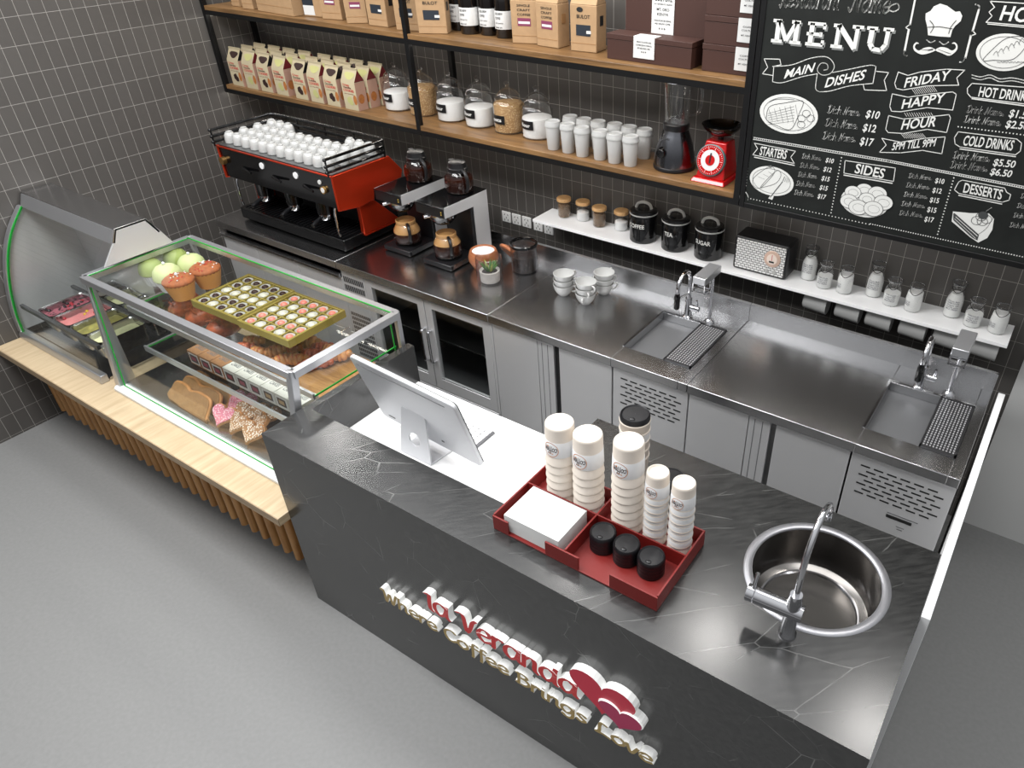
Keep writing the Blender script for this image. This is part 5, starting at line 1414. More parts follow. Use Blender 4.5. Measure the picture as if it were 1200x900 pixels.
# ------------------------------------------------------------------ bread and hearts on the case floor
BREAD = mat('bread_crumb', (156, 118, 76), .8, var=.12, vscale=40, bump=.4); BCR = mat('bread_crust', (186, 132, 78), .6, var=.15, vscale=40)
ZF = .5725
q0 = at(226, 477, 2, ZF+.02)
for k in range(4):
    out = cr([(-.150, 0), (-.152, .058), (-.135, .090), (-.060, .095), (-.015, .082), (.040, .095), (.125, .096), (.150, .074), (.150, .012), (.140, 0)], 3, True)
    lb = ('bread slice nearest the front glass of the pastry case', 'second bread slice behind the front one', 'third bread slice behind the front one', 'bread slice at the back of the row, darkest')[k]
    t = thing('bread_slice', lb, 'bread', (q0.x-.030+.002*k, q0.y-.012+.052*k, ZF+.004), R(-2), 'bread slices on the floor of the pastry case')
    t.rotation_euler = (R(-36), 0, R(-2))
    obj('crumb', MB().prism([(p.x, p.y+.001) for p in out], -.010, .012, 'y'), BREAD if k < 3 else mat('dark_bread', (84, 62, 46), .8), t)
    obj('crust', MB().tube([(p.x, .001, p.y+.001) for p in out], .0085, 8, closed=True), BCR, t)
hp = []
for k in range(40):
    a_ = 2*PI*k/40
    hp.append((16*math.sin(a_)**3/17*.070, (13*math.cos(a_)-5*math.cos(2*a_)-2*math.cos(3*a_)-math.cos(4*a_)+2)/17*.064))
DOUGH = mat('biscuit_dough', (190, 134, 82), .7, var=.15, vscale=50)
PINKS = dots_mat('pink_sugar', (206, 120, 138), (240, 220, 222), 150, .3, .6, .5); WHS = dots_mat('white_nut_crumbs', (166, 122, 82), (232, 222, 208), 120, .36, .7, .8)
hs = [(262, 489, 1, 10), (276, 477, 1, -15), (287, 472, 1, 20), (279, 498, 0, -10), (290, 486, 0, 15), (296, 509, 0, 5), (304, 497, 0, -20), (313, 488, 0, 12)]
hn = ['pink sugared heart biscuit nearest the front', 'pink sugared heart biscuit in the middle of the three', 'pink sugared heart biscuit at the back', 'nut topped heart biscuit beside the front pink one', 'nut topped heart biscuit behind its neighbours, by the pink ones', 'nut topped heart biscuit nearest the front glass', 'nut topped heart biscuit next to the counter', 'nut topped heart biscuit at the back by the counter']
for k, (x, y, pk, a_) in enumerate(hs):
    q = at(x, y, 2, ZF+.035)
    t = thing('heart_biscuit', hn[k], 'biscuit', (q.x, q.y, ZF+.042), 0, 'heart biscuits on the floor of the pastry case')
    t.rotation_euler = (R(38), R(a_*.4), R(a_))
    obj('biscuit', MB().prism(hp, -.009, .006, 'z'), DOUGH, t, bevel=.004)
    mb = MB().prism([(x_*.92, y_*.92) for x_, y_ in hp], .004, .013, 'z')
    obj('sugar_topping', mb, PINKS if pk else WHS, t, bevel=.004)
# ================================================================== menu chalkboard
YB = 2.7985
mb_ = thing('menu_board', 'large black chalkboard menu hanging above the white shelf', 'menu board', (-0.40, 2.81, 1.525))
BX0, BX1, BZ0, BZ1 = -1.1235, 0.42, 1.525, 2.62
obj('panel', rel(MB().box(BX0+.02, BX1-.02, 2.800, 2.822, BZ0+.02, BZ1-.02), mb_), BOARDM, mb_, flat=True)
obj('frame', rel(MB().box(BX0, BX0+.022, 2.796, 2.828, BZ0, BZ1).box(BX1-.022, BX1, 2.796, 2.828, BZ0, BZ1).box(BX0+.022, BX1-.022, 2.796, 2.828, BZ0, BZ0+.022).box(BX0+.022, BX1-.022, 2.796, 2.828, BZ1-.022, BZ1), mb_), BLACKM, mb_, bevel=.002)
obj('wall_bracket', rel(MB().box(-.95, -.90, 2.822, 3.1905, 2.3, 2.34).box(.02, .06, 2.822, 3.1905, 2.3, 2.34), mb_), BLACKM, mb_, flat=True)
obj('light_strip', rel(MB().box(BX0+.02, BX1-.03, 2.830, 2.838, BZ0+.001, BZ0+.0065), mb_), MATS['strip_light'], mb_, flat=True)
def b6(x, y): return at(860+x*.283333, y*.283333, 1, YB)
def bt(x, y): return at(1020+x*.15, y*.15, 1, YB)             # upper right area
def br(x, y): return at(1020+x*.19438, 135+y*.19438, 1, YB)   # lower right area
def bl(x, y): return at(860+x*.15, 135+y*.15, 1, YB)          # lower left area
def fin(n, mb, m): return obj(n, rel(mb, mb_), m, mb_, flat=True)
def T(mb, F, s, O, E_, Tp, bold=.012):
    O, E_, Tp = F(*O), F(*E_), F(*Tp); put(mb, s, O, E_-O, Tp-O, bold=bold)
def S(mb, F, s, O, E_, Tp, nw=.07, th=.06):
    O, E_, Tp = F(*O), F(*E_), F(*Tp); put_nib(mb, s, O, E_-O, Tp-O, nw, R(40), th, .15)
def line(mb, F, pts, w=.0022, closed=False, smooth=False):
    P = [F(*p) for p in pts]
    if smooth: P = cr(P, 5, closed)
    n = len(P)
    for i in range(n if closed else n-1):
        p, q = P[i], P[(i+1) % n]
        d = q-p
        if d.length < 1e-6: continue
        d.normalize(); e = Vector((-d.z, 0, d.x))*w*.5; k = d*w*.35
        mb.add([p-k+e, q+k+e, q+k-e, p-k-e], [(0, 1, 2, 3)])
def dots(mb, F, p, q, n, r=.0024):
    p, q = F(*p), F(*q)
    for i in range(n):
        c = p.lerp(q, i/(n-1)); mb.add([c+Vector((r*math.cos(a*PI/3), 0, r*math.sin(a*PI/3))) for a in range(6)], [tuple(range(6))])
def fill(mb, F, pts, off=0.0, smooth=False):
    P = [F(*p) for p in pts]
    if smooth: P = cr(P, 4, True)
    mb.add([p+Vector((0, -off, 0)) for p in P], [tuple(range(len(P)))])
def ell(mb, F, c, rx, ry, off=0.0, rot=0.0, n=36, k=1.0):
    c = F(*c); pts = []
    for i in range(n):
        a = 2*PI*i/n; x, z = rx*k*math.cos(a), ry*k*math.sin(a)
        pts.append(c+Vector((x*math.cos(rot)-z*math.sin(rot), -off, x*math.sin(rot)+z*math.cos(rot))))
    mb.add(pts, [tuple(range(n))])
def ell_line(mb, F, c, rx, ry, w=.0016, off=.0008, rot=0.0, n=30):
    c = F(*c); pts = []
    for i in range(n):
        a = 2*PI*i/n; x, z = rx*math.cos(a), ry*math.sin(a)
        pts.append(c+Vector((x*math.cos(rot)-z*math.sin(rot), -off, x*math.sin(rot)+z*math.cos(rot))))
    for i in range(n):
        p, q = pts[i], pts[(i+1) % n]; d = (q-p).normalized(); e = Vector((-d.z, 0, d.x))*w*.5
        mb.add([p+e, q+e, q-e, p-e], [(0, 1, 2, 3)])
DF = lambda F, dy: (lambda x, y: F(x, y)+Vector((0, dy, 0)))
# headings
m = MB()
S(m, b6, 'Restaurant', (190, 26), (434, 40), (202, -62), .085, .07); S(m, b6, 'Name', (480, 46), (640, 56), (494, -36), .085, .07)
line(m, b6, [(640, 40), (660, 48), (682, 36), (676, 16), (650, 24), (636, 46)], .0035, smooth=True)
fin('script_heading', m, CHALK)
m = MB(); sh = MB()
def slab_word(mb, off):
    O, E_, Tp = b6(158, 172), b6(628, 216), b6(170, 80); U = (E_-O); V = (Tp-O); o3 = off
    def W_(x, y): return O+U*x+V*y+o3
    def st(p, q, w):
        p, q = W_(*p), W_(*q); d = (q-p).normalized(); e = Vector((-d.z, 0, d.x))*w*.5
        mb.add([p+e, q+e, q-e, p-e], [(0, 1, 2, 3)])
    h, v = .011, .017
    for xa in (.04, .21): st((xa, .02), (xa, .98), v)                    # M
    st((.045, .98), (.125, .10), v*.85); st((.205, .98), (.125, .10), v*.85)
    for xa in (.04, .21): st((xa-.05, .05), (xa+.05, .05), h); st((xa-.05, .95), (xa+.03, .95), h)
    st((.345, .02), (.345, .98), v)                                      # E
    for y_, x2 in ((.05, .46), (.95, .46), (.5, .43)): st((.305, y_), (x2, y_), h)
    st((.455, .05), (.455, .26), h); st((.455, .95), (.455, .74), h); st((.43, .4), (.43, .6), h)
    for xa in (.575, .735): st((xa, .02), (xa, .98), v*.8)               # N
    st((.575, .98), (.735, .02), v); st((.53, .05), (.63, .05), h); st((.53, .95), (.60, .95), h); st((.69, .95), (.785, .95), h)
    st((.855, .95), (.855, .30), v); st((.985, .95), (.985, .30), v*.8)  # U
    st((.855, .32), (.885, .09), v); st((.88, .09), (.955, .06), v*.8); st((.955, .08), (.985, .32), v*.8)
    st((.81, .95), (.90, .95), h); st((.945, .95), (1.03, .95), h)
slab_word(m, Vector((0, -.0008, 0)))
slab_word(sh, Vector((.006, 0, -.006)))
fin('menu_shadow_lettering', sh, CHALKD); fin('menu_lettering', m, CHALK)
m = MB()
for s_, O, E_, Tp in (('MAIN', (207, 325), (325, 297), (220, 288)), ('DISHES', (375, 362), (537, 328), (388, 322)), ('FRIDAY', (703, 362), (888, 330), (714, 322)), ('HAPPY', (692, 450), (868, 423), (702, 411)), ('HOUR', (690, 536), (832, 522), (702, 496)),
        ('5PM TILL 9PM', (652, 621), (830, 604), (660, 590)), ('HOUR', (1097, 82), (1330, 104), (1118, 22)), ('HOT DRINKS', (1010, 398), (1222, 420), (1020, 358)), ('COLD DRINKS', (945, 600), (1150, 622), (957, 560)),
        ('STARTERS', (105, 640), (215, 658), (112, 605)), ('SIDES', (498, 714), (618, 738), (508, 676)), ('DESSERTS', (947, 795), (1105, 825), (956, 756))):
    T(m, b6, s_, O, E_, Tp, .018)
fin('section_lettering', m, CHALK)
# prices
m = MB()
for s_, O, E_, Tp in (('$10', (543, 485), (598, 492), (553, 455)), ('$12', (531, 541), (584, 548), (540, 511)), ('$17', (519, 598), (572, 605), (528, 567)), ('$1.50', (1135, 483), (1228, 494), (1146, 452)), ('$2.50', (1121, 527), (1214, 537), (1132, 497)),
        ('$5.50', (1070, 684), (1160, 694), (1080, 656)), ('$6.50', (1057, 722), (1145, 733), (1068, 695)), ('$10', (378, 670), (410, 676), (384, 652)), ('$12', (369, 707), (401, 713), (375, 689)), ('$15', (361, 745), (393, 751), (367, 727)), ('$15', (353, 783), (385, 789), (359, 765)), ('$17', (345, 819), (377, 825), (351, 801))):
    T(m, b6, s_, O, E_, Tp, .018)
for k, s_ in enumerate(('$10', '$12', '$15', '$15', '$17')): T(m, br, s_, (388-16*k, 407+58*k), (442-16*k, 415+58*k), (396-16*k, 378+58*k), .018)
fin('price_lettering', m, CHALK)
m = MB()
def dish(F, w1, O, E_, hpx, nw=.07):
    ux, uy = E_[0]-O[0], E_[1]-O[1]
    f = lambda t, dy=0: (O[0]+ux*t, O[1]+uy*t+dy)
    S(m, F, w1, f(0), f(.42), f(0.05, -hpx), nw, .075); S(m, F, 'Name', f(.50), f(.95), f(.55, -hpx*.95), nw, .075)
    line(m, F, [f(.94), f(1.0, -hpx*.25), f(1.03, -hpx*.15), f(1.0, 0), f(.95, -hpx*.1)], .0012, smooth=True)
for k in range(3): dish(b6, 'Dish', (386-10*k, 468+54*k), (518-10*k, 480+54*k), 34)
for y, x in ((466, 962), (507, 951)): dish(b6, 'Drink', (x, y), (x+150, y+14), 32)
for y, x in ((655, 906), (695, 895)): dish(b6, 'Drink', (x, y), (x+148, y+14), 32)
for k in range(5): dish(b6, 'Dish', (281-8*k, 655+37.5*k), (359-8*k, 664+37.5*k), 21, .05)
for k in range(5): dish(br, 'Dish', (228-14*k, 378+56*k), (366-14*k, 392+56*k), 30, .05)
for k in range(4): dish(br, 'Dish', (905-22*k, 500+58*k), (1040-22*k, 516+58*k), 30, .05)
fin('dish_lettering', m, CHALK)
# ribbons, badges and rules
m = MB()
L = lambda pts, F=b6, w=.0026, c=False, sm=False: line(m, F, pts, w, c, sm)
L([(125, 243), (190, 245), (195, 268), (160, 275)]); L([(125, 243), (140, 278), (118, 305), (160, 312)])
L([(165, 275), (160, 338)]); L([(165, 275), (240, 268), (320, 240), (385, 236), (415, 270), (400, 303), (365, 310), (345, 290), (360, 262), (385, 265), (388, 285), (372, 290)], sm=True)
L([(160, 338), (200, 342), (280, 318), (345, 305)], sm=True); L([(345, 305), (338, 365), (355, 380)], sm=True)
L([(408, 300), (470, 288), (560, 270), (588, 275)], sm=True); L([(588, 275), (575, 345)]); L([(355, 380), (400, 376), (480, 355), (575, 345)], sm=True)
L([(590, 295), (640, 300), (622, 332), (632, 375), (540, 372), (535, 350)])
L([(680, 298), (665, 345), (672, 366), (700, 372), (800, 355), (930, 352), (922, 322), (955, 290), (880, 286), (770, 298), (720, 312), (680, 298)])
L([(655, 388), (645, 440), (652, 460), (690, 462), (800, 445), (905, 455), (920, 390), (905, 380), (800, 390), (720, 402), (655, 388)])
L([(640, 478), (628, 535), (638, 548), (700, 552), (800, 535), (880, 548), (896, 488), (890, 474), (800, 484), (700, 492), (640, 478)])
L([(612, 572), (630, 600), (602, 630), (690, 632), (780, 622), (860, 636), (874, 566), (790, 572), (690, 588), (612, 572)])
for k in range(12): L([(735+8*k, 366-1*k), (752+8*k, 390-1*k)], w=.0012); L([(690+8*k, 552), (708+8*k, 572)], w=.0012); L([(705+10*k, 466), (715+10*k, 482)], w=.0012)
L([(1060, 5), (1078, 30), (1055, 50), (1068, 66), (1043, 92)]); L([(1060, 5), (1200, 14)]); L([(1043, 92), (1200, 106)]); L([(1050, 99), (1200, 113)])
for dy in (0, 12): L([(985+0, 310+dy), (1020, 318+dy), (1060, 310+dy), (1100, 326+dy), (1150, 322+dy), (1200, 332+dy)], sm=True)
L([(985, 345), (1220, 362)]); L([(985, 345), (966, 365), (966, 385), (980, 402), (1220, 432)]); L([(985, 408), (1220, 440)], w=.0036)
L([(928, 545), (1170, 575), (1190, 592), (1185, 625), (1165, 640), (935, 608), (915, 595), (912, 570), (928, 545)]); L([(935, 616), (1165, 648)], w=.0034)
L([(85, 592), (255, 625), (235, 650), (250, 676), (78, 640), (98, 615), (85, 592)]); L([(85, 650), (250, 684)], w=.0036)
L([(460, 664), (668, 695), (660, 750), (455, 716), (460, 664)]); L([(455, 724), (655, 758)], w=.0038)
L([(930, 752), (945, 745), (1120, 778), (1128, 795), (1145, 805), (1138, 828), (1110, 836), (930, 800), (912, 785), (930, 752)]); L([(930, 808), (1108, 844)], w=.0034)
L([(82, 568), (640, 662), (1205, 772)], w=.0022); L([(80, 576), (638, 670), (1203, 780)], w=.0022)
fin('ribbon_outlines', m, CHALK)
m = MB()
dots(m, b6, (84, 572), (640, 666), 62, .0019); dots(m, b6, (640, 666), (1200, 776), 62, .0019)
dots(m, b6, (928, 524), (1230, 562), 22, .0024); dots(m, b6, (445, 652), (402, 880), 19, .0026); dots(m, br, (503, 378), (405, 718), 20, .0026)
dots(m, b6, (127, -20), (50, 768), 58, .0026); dots(m, b6, (70, 822), (560, 928), 38, .0024); dots(m, br, (0, 655), (1000, 872), 66, .0024)
line(m, bl, [(58, 585), (95, 605), (112, 640), (110, 660)], .0036, smooth=True); fill(m, bl, [(45, 630), (70, 642), (62, 655), (45, 650)])
fin('border_dots', m, CHALK)
# braces, chef hat and moustache
m = MB()
line(m, bt, [(352, -20), (310, 190)], .0058); line(m, bt, [(310, 190), (275, 215), (300, 232)], .0030); line(m, bt, [(300, 232), (268, 395)], .0066); line(m, bt, [(268, 395), (262, 425), (285, 436)], .0034, smooth=True)
line(m, bt, [(822, 34), (850, 50), (846, 90)], .0040, smooth=True); line(m, bt, [(846, 80), (800, 240)], .0062); line(m, bt, [(800, 240), (822, 266), (785, 280)], .0030); line(m, bt, [(785, 280), (742, 450)], .0064); line(m, bt, [(742, 450), (720, 482), (698, 485)], .0036, smooth=True)
fin('braces', m, CHALK)
m = MB()
fill(m, bt, [(450, 275), (445, 215), (430, 150), (432, 105), (470, 85), (495, 50), (545, 28), (600, 45), (640, 75), (665, 92), (700, 88), (718, 125), (705, 165), (660, 205), (640, 235), (625, 290), (540, 285)])
for x in (350, 680):
    s_ = 1 if x < 500 else -1
    fill(m, bt, [(508, 392), (508-s_*40, 368), (508-s_*90, 375), (508-s_*130, 395), (508-s_*160, 372), (508-s_*150, 345), (508-s_*128, 340), (508-s_*150, 330), (508-s_*172, 355), (508-s_*165, 395), (508-s_*110, 430+(508-x)*-.03), (508-s_*50, 415)], smooth=True)
line(m, bt, [(440, 312), (470, 332), (505, 318)], .0030, smooth=True); line(m, bt, [(540, 325), (575, 348), (610, 328)], .0030, smooth=True)
fin('chef_drawing', m, CHALK)
k_ = MB(); D2 = DF(bt, -.0008)
line(k_, D2, [(448, 212), (540, 208), (640, 225)], .0020); line(k_, D2, [(465, 160), (495, 205), (470, 255)], .0022, smooth=True); line(k_, D2, [(670, 160), (630, 210), (612, 262)], .0022, smooth=True)
for q in range(4): line(k_, D2, [(390+20*q, 385+3*q), (440+15*q, 390), (490, 380)], .0010, smooth=True); line(k_, D2, [(530, 385), (570+10*q, 400+4*q), (630, 420)], .0010, smooth=True)
fin('chef_ink', k_, INK)
# plates
def plate(F, c, rx, ry, name, draw):
    rx, ry = (F(c[0]+rx, c[1]+rx*.16)-F(*c)).length, (F(c[0], c[1]+ry)-F(*c)).length
    a = MB(); ell(a, F, c, rx, ry)
    q = fin(name, a, CHALK)
    a = MB(); ell_line(a, F, c, rx*.86, ry*.84, .0014); draw(a, DF(F, -.0008), F)
    fin('plate_ink', a, mat('chalk_ink', (58, 60, 60), .9))
def steak(a, G, F):
    line(a, G, [(135, 480), (150, 440), (215, 425), (285, 418), (270, 470), (235, 535), (180, 520), (140, 500)], .0020, True, True)
    for k in range(6): line(a, G, [(145+22*k, 452-4*k), (160+22*k, 500+3*k)], .0010); line(a, G, [(140, 470+9*k), (250, 440+12*k)], .0010)
    for q in ((280, 490), (300, 470), (318, 490), (278, 515)): ell_line(a, F, q, .0150, .0125, .0016)
    line(a, G, [(140, 425), (180, 410), (250, 412)], .0016, smooth=True)
plate(b6, (225, 472), 122, 80, 'plate_drawing', steak)
def fish(a, G, F):
    line(a, G, [(880, 470), (960, 380), (1060, 300), (1180, 285), (1230, 330), (1120, 460), (960, 470)], .0018, True, True)
    for k in range(6): line(a, G, [(960+40*k, 430-18*k), (985+40*k, 400-20*k), (1000+42*k, 440-22*k)], .0012, smooth=True)
    for k in range(24): line(a, G, [(990+9*k, 480+6*(k % 3)), (998+9*k, 488-5*(k % 2))], .0012)
plate(bt, (1045, 410), 220, 142, 'plate_drawing', fish)
def rollsd(a, G, F):
    line(a, G, [(150, 500), (200, 450), (285, 400), (320, 440), (260, 520), (200, 570), (155, 550)], .0016, True, True)
    line(a, G, [(210, 560), (280, 480), (345, 430), (368, 470), (330, 530), (240, 560)], .0016, True, True)
    line(a, G, [(285, 640), (380, 520)], .0032); line(a, G, [(380, 520), (395, 480)], .0010)
    for k in range(4): line(a, G, [(385+12*k, 515+4*k), (398+11*k, 480+6*k)], .0012)
    for k in range(3): line(a, G, [(190+40*k, 480-20*k), (240+30*k, 500-20*k)], .0010)
plate(bl, (293, 515), 174, 112, 'plate_drawing', rollsd)
c_ = MB(); fill(c_, bl, [(268, 650), (285, 628), (312, 632), (300, 662)]); fill(c_, bl, [(275, 410), (288, 392), (300, 415)]); fin('fork_drawing', c_, CHALK)
c_ = MB(); k_ = MB()
ell(c_, bl, (1018, 680), .102, .066); o_ = .0003
pl_ = (bl(1018+188, 680+30)-bl(1018, 680)).length/.102
c_ = MB(); ell(c_, bl, (1018, 680), .102*pl_, .066*pl_*1.0); ell_line(k_, bl, (1018, 680), .090*pl_, .056*pl_, .0014, .0002)
for x, y, r in ((1020, 585, .031), (930, 602, .031), (1122, 614, .035), (1040, 655, .030), (900, 672, .034), (1168, 682, .035), (972, 718, .036), (1090, 730, .036)):
    ell(c_, bl, (x, y), r, r*.80, o_); ell_line(k_, bl, (x, y), r, r*.80, .0018, o_+.0001); ell_line(k_, bl, (x+3, y+3), r*.6, r*.42, .0010, o_+.0001); o_ += .0003
fin('plate_drawing', c_, CHALK); fin('plate_ink', k_, mat('chalk_ink', (58, 60, 60), .9))
c_ = MB(); fill(c_, br, [(498, 580), (600, 590), (715, 592), (745, 625), (735, 690), (705, 740), (650, 768), (600, 735), (490, 640)])
fin('cake_drawing', c_, CHALK)
k_ = MB(); G = DF(br, -.0008)
fill(k_, br, [(500, 592), (508, 590), (655, 720), (645, 755), (610, 735), (500, 632)], .0008)
for q in ((640, 635), (675, 640), (700, 628), (668, 612)): ell_line(k_, br, q, .0170, .0150, .0018)
ell(k_, br, (680, 603), .0165, .0140, .0010); line(k_, G, [(690, 590), (705, 575), (728, 560)], .0014, smooth=True); line(k_, G, [(655, 715), (700, 680), (742, 615)], .0012, smooth=True)
fin('cake_ink', k_, mat('chalk_ink', (58, 60, 60), .9))
c_ = MB(); line(c_, DF(br, -.0012), [(515, 612), (645, 728)], .0022); line(c_, DF(br, -.0012), [(508, 624), (635, 742)], .0014); line(c_, br, [(700, 578), (730, 558)], .0022); fin('cake_layers', c_, CHALK)

# ================================================================== raised sign on the counter front
sg = thing('shop_sign', 'raised red and gold shop lettering with two hearts on the counter front', 'sign', (-1.1, CY0, .5))
SRED = mat('sign_red', (208, 20, 26), .35); SGOLD = mat('sign_gold', (168, 142, 84), .45); SPINK = mat('sign_crimson', (206, 20, 58), .35); SPINK2 = mat('sign_magenta', (178, 28, 84), .35); ACR = mat('lit_white_acrylic', (240, 240, 238), .4, emit=(255, 255, 252), estr=.12)
YF = CY0-.028
def letters(s, x0, x1, zb, cap, nibw, ang, thin, shear, face, xh=1.0, y0=YF):
    Ls, wd = nib_quads(s, nibw, ang, thin, shear, 5)
    for ch, qs in Ls:
        mb = MB()
        for j, q in enumerate(qs):
            P = [(x0+(x1-x0)*p.x/wd, zb+cap*(p.y*xh if p.y < 1 else xh+(p.y-1)*(1.7-xh)/.7)/1.7) for p in q]
            e = .00002*j
            n = len(mb.v)
            mb.add([(p[0], y0+e, p[1]) for p in P]+[(p[0], CY0-.0005, p[1]) for p in P], [(0, 1, 2, 3)], 0)
            for a_ in range(4):
                b_ = (a_+1) % 4; mb.f.append([n+a_, n+b_, n+4+b_, n+4+a_]); mb.m.append(1)
        obj('letter', rel(mb, sg), [face, ACR], sg, flat=True)
letters('la Veranda', -1.462, -.800, .510, .090, .150, R(14), .085, .08, SRED, 1.34)
letters('Where Coffee Brings Love', -1.715, -.520, .388, .066, .150, R(45), .120, .06, SGOLD, 1.12)
def heart(cx, cz, wx, hz, lean=0.0, n=44):
    out = []
    for k in range(n):
        a_ = 2*PI*k/n; x = 16*math.sin(a_)**3/16; z = (13*math.cos(a_)-5*math.cos(2*a_)-2*math.cos(3*a_)-math.cos(4*a_))/17
        out.append((cx+wx*x+lean*z, cz+hz*z))
    return out
obj('heart', rel(MB().prism(heart(-0.7082, 0.6061, .121, .103), YF, CY0-.0005, 'y', 1), sg), [SPINK, ACR], sg, flat=True)
hm = [p for p in bpy.data.objects if p.name == 'heart'][0].data
for p in hm.polygons: p.material_index = 0 if len(p.vertices) > 4 and p.center.y < -.02 else 1
obj('small_heart', rel(MB().prism(heart(-0.6384, 0.5579, .078, .064), YF-.006, CY0-.0008, 'y', 1), sg), [SPINK2, ACR], sg, flat=True)
hm = [p for p in bpy.data.objects if p.name == 'small_heart'][0].data
for p in hm.polygons: p.material_index = 0 if len(p.vertices) > 4 and p.center.y < -.02 else 1
obj('small_heart_rim', rel(MB().prism(heart(-0.6384, 0.5579, .082, .068), YF-.002, CY0-.0009, 'y'), sg), ACR, sg, flat=True)

# ================================================================== till computer and keyboard on the white desk
DZ = .7655
pc = thing('till_computer', 'slim silver all in one computer seen from behind on white desk', 'computer', (-1.835, 1.50, DZ))
SILV = mat('silver_shell', (214, 215, 218), .38, .25)
PW, PH = .553, .372
tl = Matrix.Translation((0.020, .052, .052)) @ Matrix.Rotation(R(16), 4, 'X') @ Matrix.Rotation(R(-2.5), 4, 'Z')
def rrect(w, h, r, n=5):
    out = []
    for cx, cz, a0 in ((w/2-r, h-r, 0), (-w/2+r, h-r, 90), (-w/2+r, r, 180), (w/2-r, r, 270)):
        for k in range(n+1): a_ = R(a0+90*k/n); out.append((cx+r*math.cos(a_), cz+r*math.sin(a_)))
    return out
obj('shell', MB().prism(rrect(PW, PH, .022), -.011, .006, 'y', M=tl), SILV, pc, bevel=.004)
obj('screen', MB().prism(rrect(PW-.006, PH-.006, .02), .0065, .0100, 'y', M=tl), BLACKG, pc, flat=True)
v_ = MB().box(-PW/2+.030, PW/2-.055, -.0125, -.0105, PH-.034, PH-.0315, M=tl)
obj('vent_slot', v_, mat('slot_grey', (110, 110, 112), .5), pc, flat=True)
obj('port_slots', MB().box(-PW/2+.048, -PW/2+.085, -.0125, -.0105, .030, .034, M=tl).box(.085, .098, -.0125, -.0105, .050, .058, M=tl), BLACKP, pc, flat=True)
# stand: tapered sheet with a round cable hole, bent forward into a flat foot
st_ = MB()
def holed(mb, w0, w1, h, hc, hr, th, M):
    seg = 32; inn = []; out = []
    for k in range(seg):
        a_ = 2*PI*k/seg+PI/4; dx, dz = math.cos(a_), math.sin(a_)
        inn.append((hr*dx, hc+hr*dz))
        best = 1e9
        for (px0, pz0, px1, pz1) in ((-w0, 0, w0, 0), (w0, 0, w1, h), (w1, h, -w1, h), (-w1, h, -w0, 0)):
            ex, ez = px1-px0, pz1-pz0; det = dx*(-ez)+dz*ex
            if abs(det) < 1e-9: continue
            t_ = ((px0)*(-ez)+(pz0-hc)*ex)/det; s_ = (dx*(pz0-hc)-dz*px0)/det
            if t_ > 0 and -1e-6 <= s_ <= 1+1e-6: best = min(best, t_)
        out.append((best*dx, hc+best*dz))
    for q in ((-w0, 0), (w0, 0), (w1, h), (-w1, h)):
        k = min(range(seg), key=lambda i: (out[i][0]-q[0])**2+(out[i][1]-q[1])**2); out[k] = q
    vs = []
    for y in (-th/2, th/2): vs += [(p[0], y, p[1]) for p in inn]+[(p[0], y, p[1]) for p in out]
    fs = []; s2 = 2*seg
    for k in range(seg):
        j = (k+1) % seg
        fs += [(k, j, seg+j, seg+k), (s2+k, s2+seg+k, s2+seg+j, s2+j), (k, s2+k, s2+j, j), (seg+k, seg+j, s2+seg+j, s2+seg+k)]
    mb.add(vs, fs, 0, M)
holed(st_, .082, .062, .215, .085, .030, .006, Matrix.Translation((0, -.030, .006)) @ Matrix.Rotation(R(-7), 4, 'X'))
obj('stand', st_, SILV, pc, angle=25)
obj('stand_foot', MB().prism([(-.082, -.034), (.082, -.034), (.096, .10), (.085, .118), (-.085, .118), (-.096, .10)], .0005, .007, 'z'), SILV, pc, bevel=.002)
obj('hinge_block', MB().box(-.055, .055, -.004, .022, .168, .205), SILV, pc, bevel=.003)
kb = thing('keyboard', 'flat white keyboard on the desk behind the computer', 'keyboard', (-1.885, 1.700, DZ))
obj('keyboard_body', MB().box(-.215, .215, -.055, .060, .0005, .010), mat('keyboard_alu', (112, 112, 115), .4, .3), kb, bevel=.003)
ks = MB()
for r_ in range(5):
    for k in range(14): ks.box(-.208+.0298*k, -.208+.0298*k+.0265, -.049+.0213*r_, -.049+.0213*r_+.0185, .010, .0135)
obj('keys', ks, WHITE, kb, bevel=.001)

# ================================================================== red cup tray
TX0, TX1, TY0, TY1 = -1.202, -.601, 1.212, 1.516
ty = thing('cup_tray', 'dark red divided tray holding cups, lids and napkins', 'tray', (-.90, 1.364, HC))
def PT(n, mb, m=REDP, **k): return obj(n, rel(mb, ty), m, ty, **k)
zt = HC+.062
PT('tray_bottom', MB().box(TX0, TX1, TY0, TY1, HC+.0005, HC+.006), bevel=.001)
PT('back_wall', MB().box(TX0, TX1, TY1-.006, TY1, HC+.006, zt), bevel=.001)
PT('side_wall', MB().box(TX0, TX0+.006, TY0+.006, TY1-.006, HC+.006, zt), bevel=.001)
PT('side_wall', MB().box(TX1-.006, TX1, TY0+.006, TY1-.006, HC+.006, zt), bevel=.001)
for x0, x1 in ((TX0, -1.140), (-.996, -.872), (-.762, TX1)):
    PT('front_wall', MB().box(x0, x1, TY0, TY0+.006, HC+.006, zt-.004), bevel=.001)
PT('long_divider', MB().box(TX0+.006, TX1-.006, 1.391, 1.396, HC+.006, zt), bevel=.0008)
PT('cross_divider', MB().box(-.926, -.920, TY0+.006, 1.391, HC+.006, zt).box(-.926, -.920, 1.396, TY1-.006, HC+.006, zt), bevel=.0008)
# napkins
q = thing('napkin_stack', 'thick stack of white paper napkins in the red tray', 'napkins', (-1.058, 1.302, HC+.0065))
n_ = MB()
for k in range(14): n_.box(-.106, .106, -.078, .078, .0048*k, .0048*k+.0040)
obj('napkins', n_, PAPERW, q, bevel=.0012)
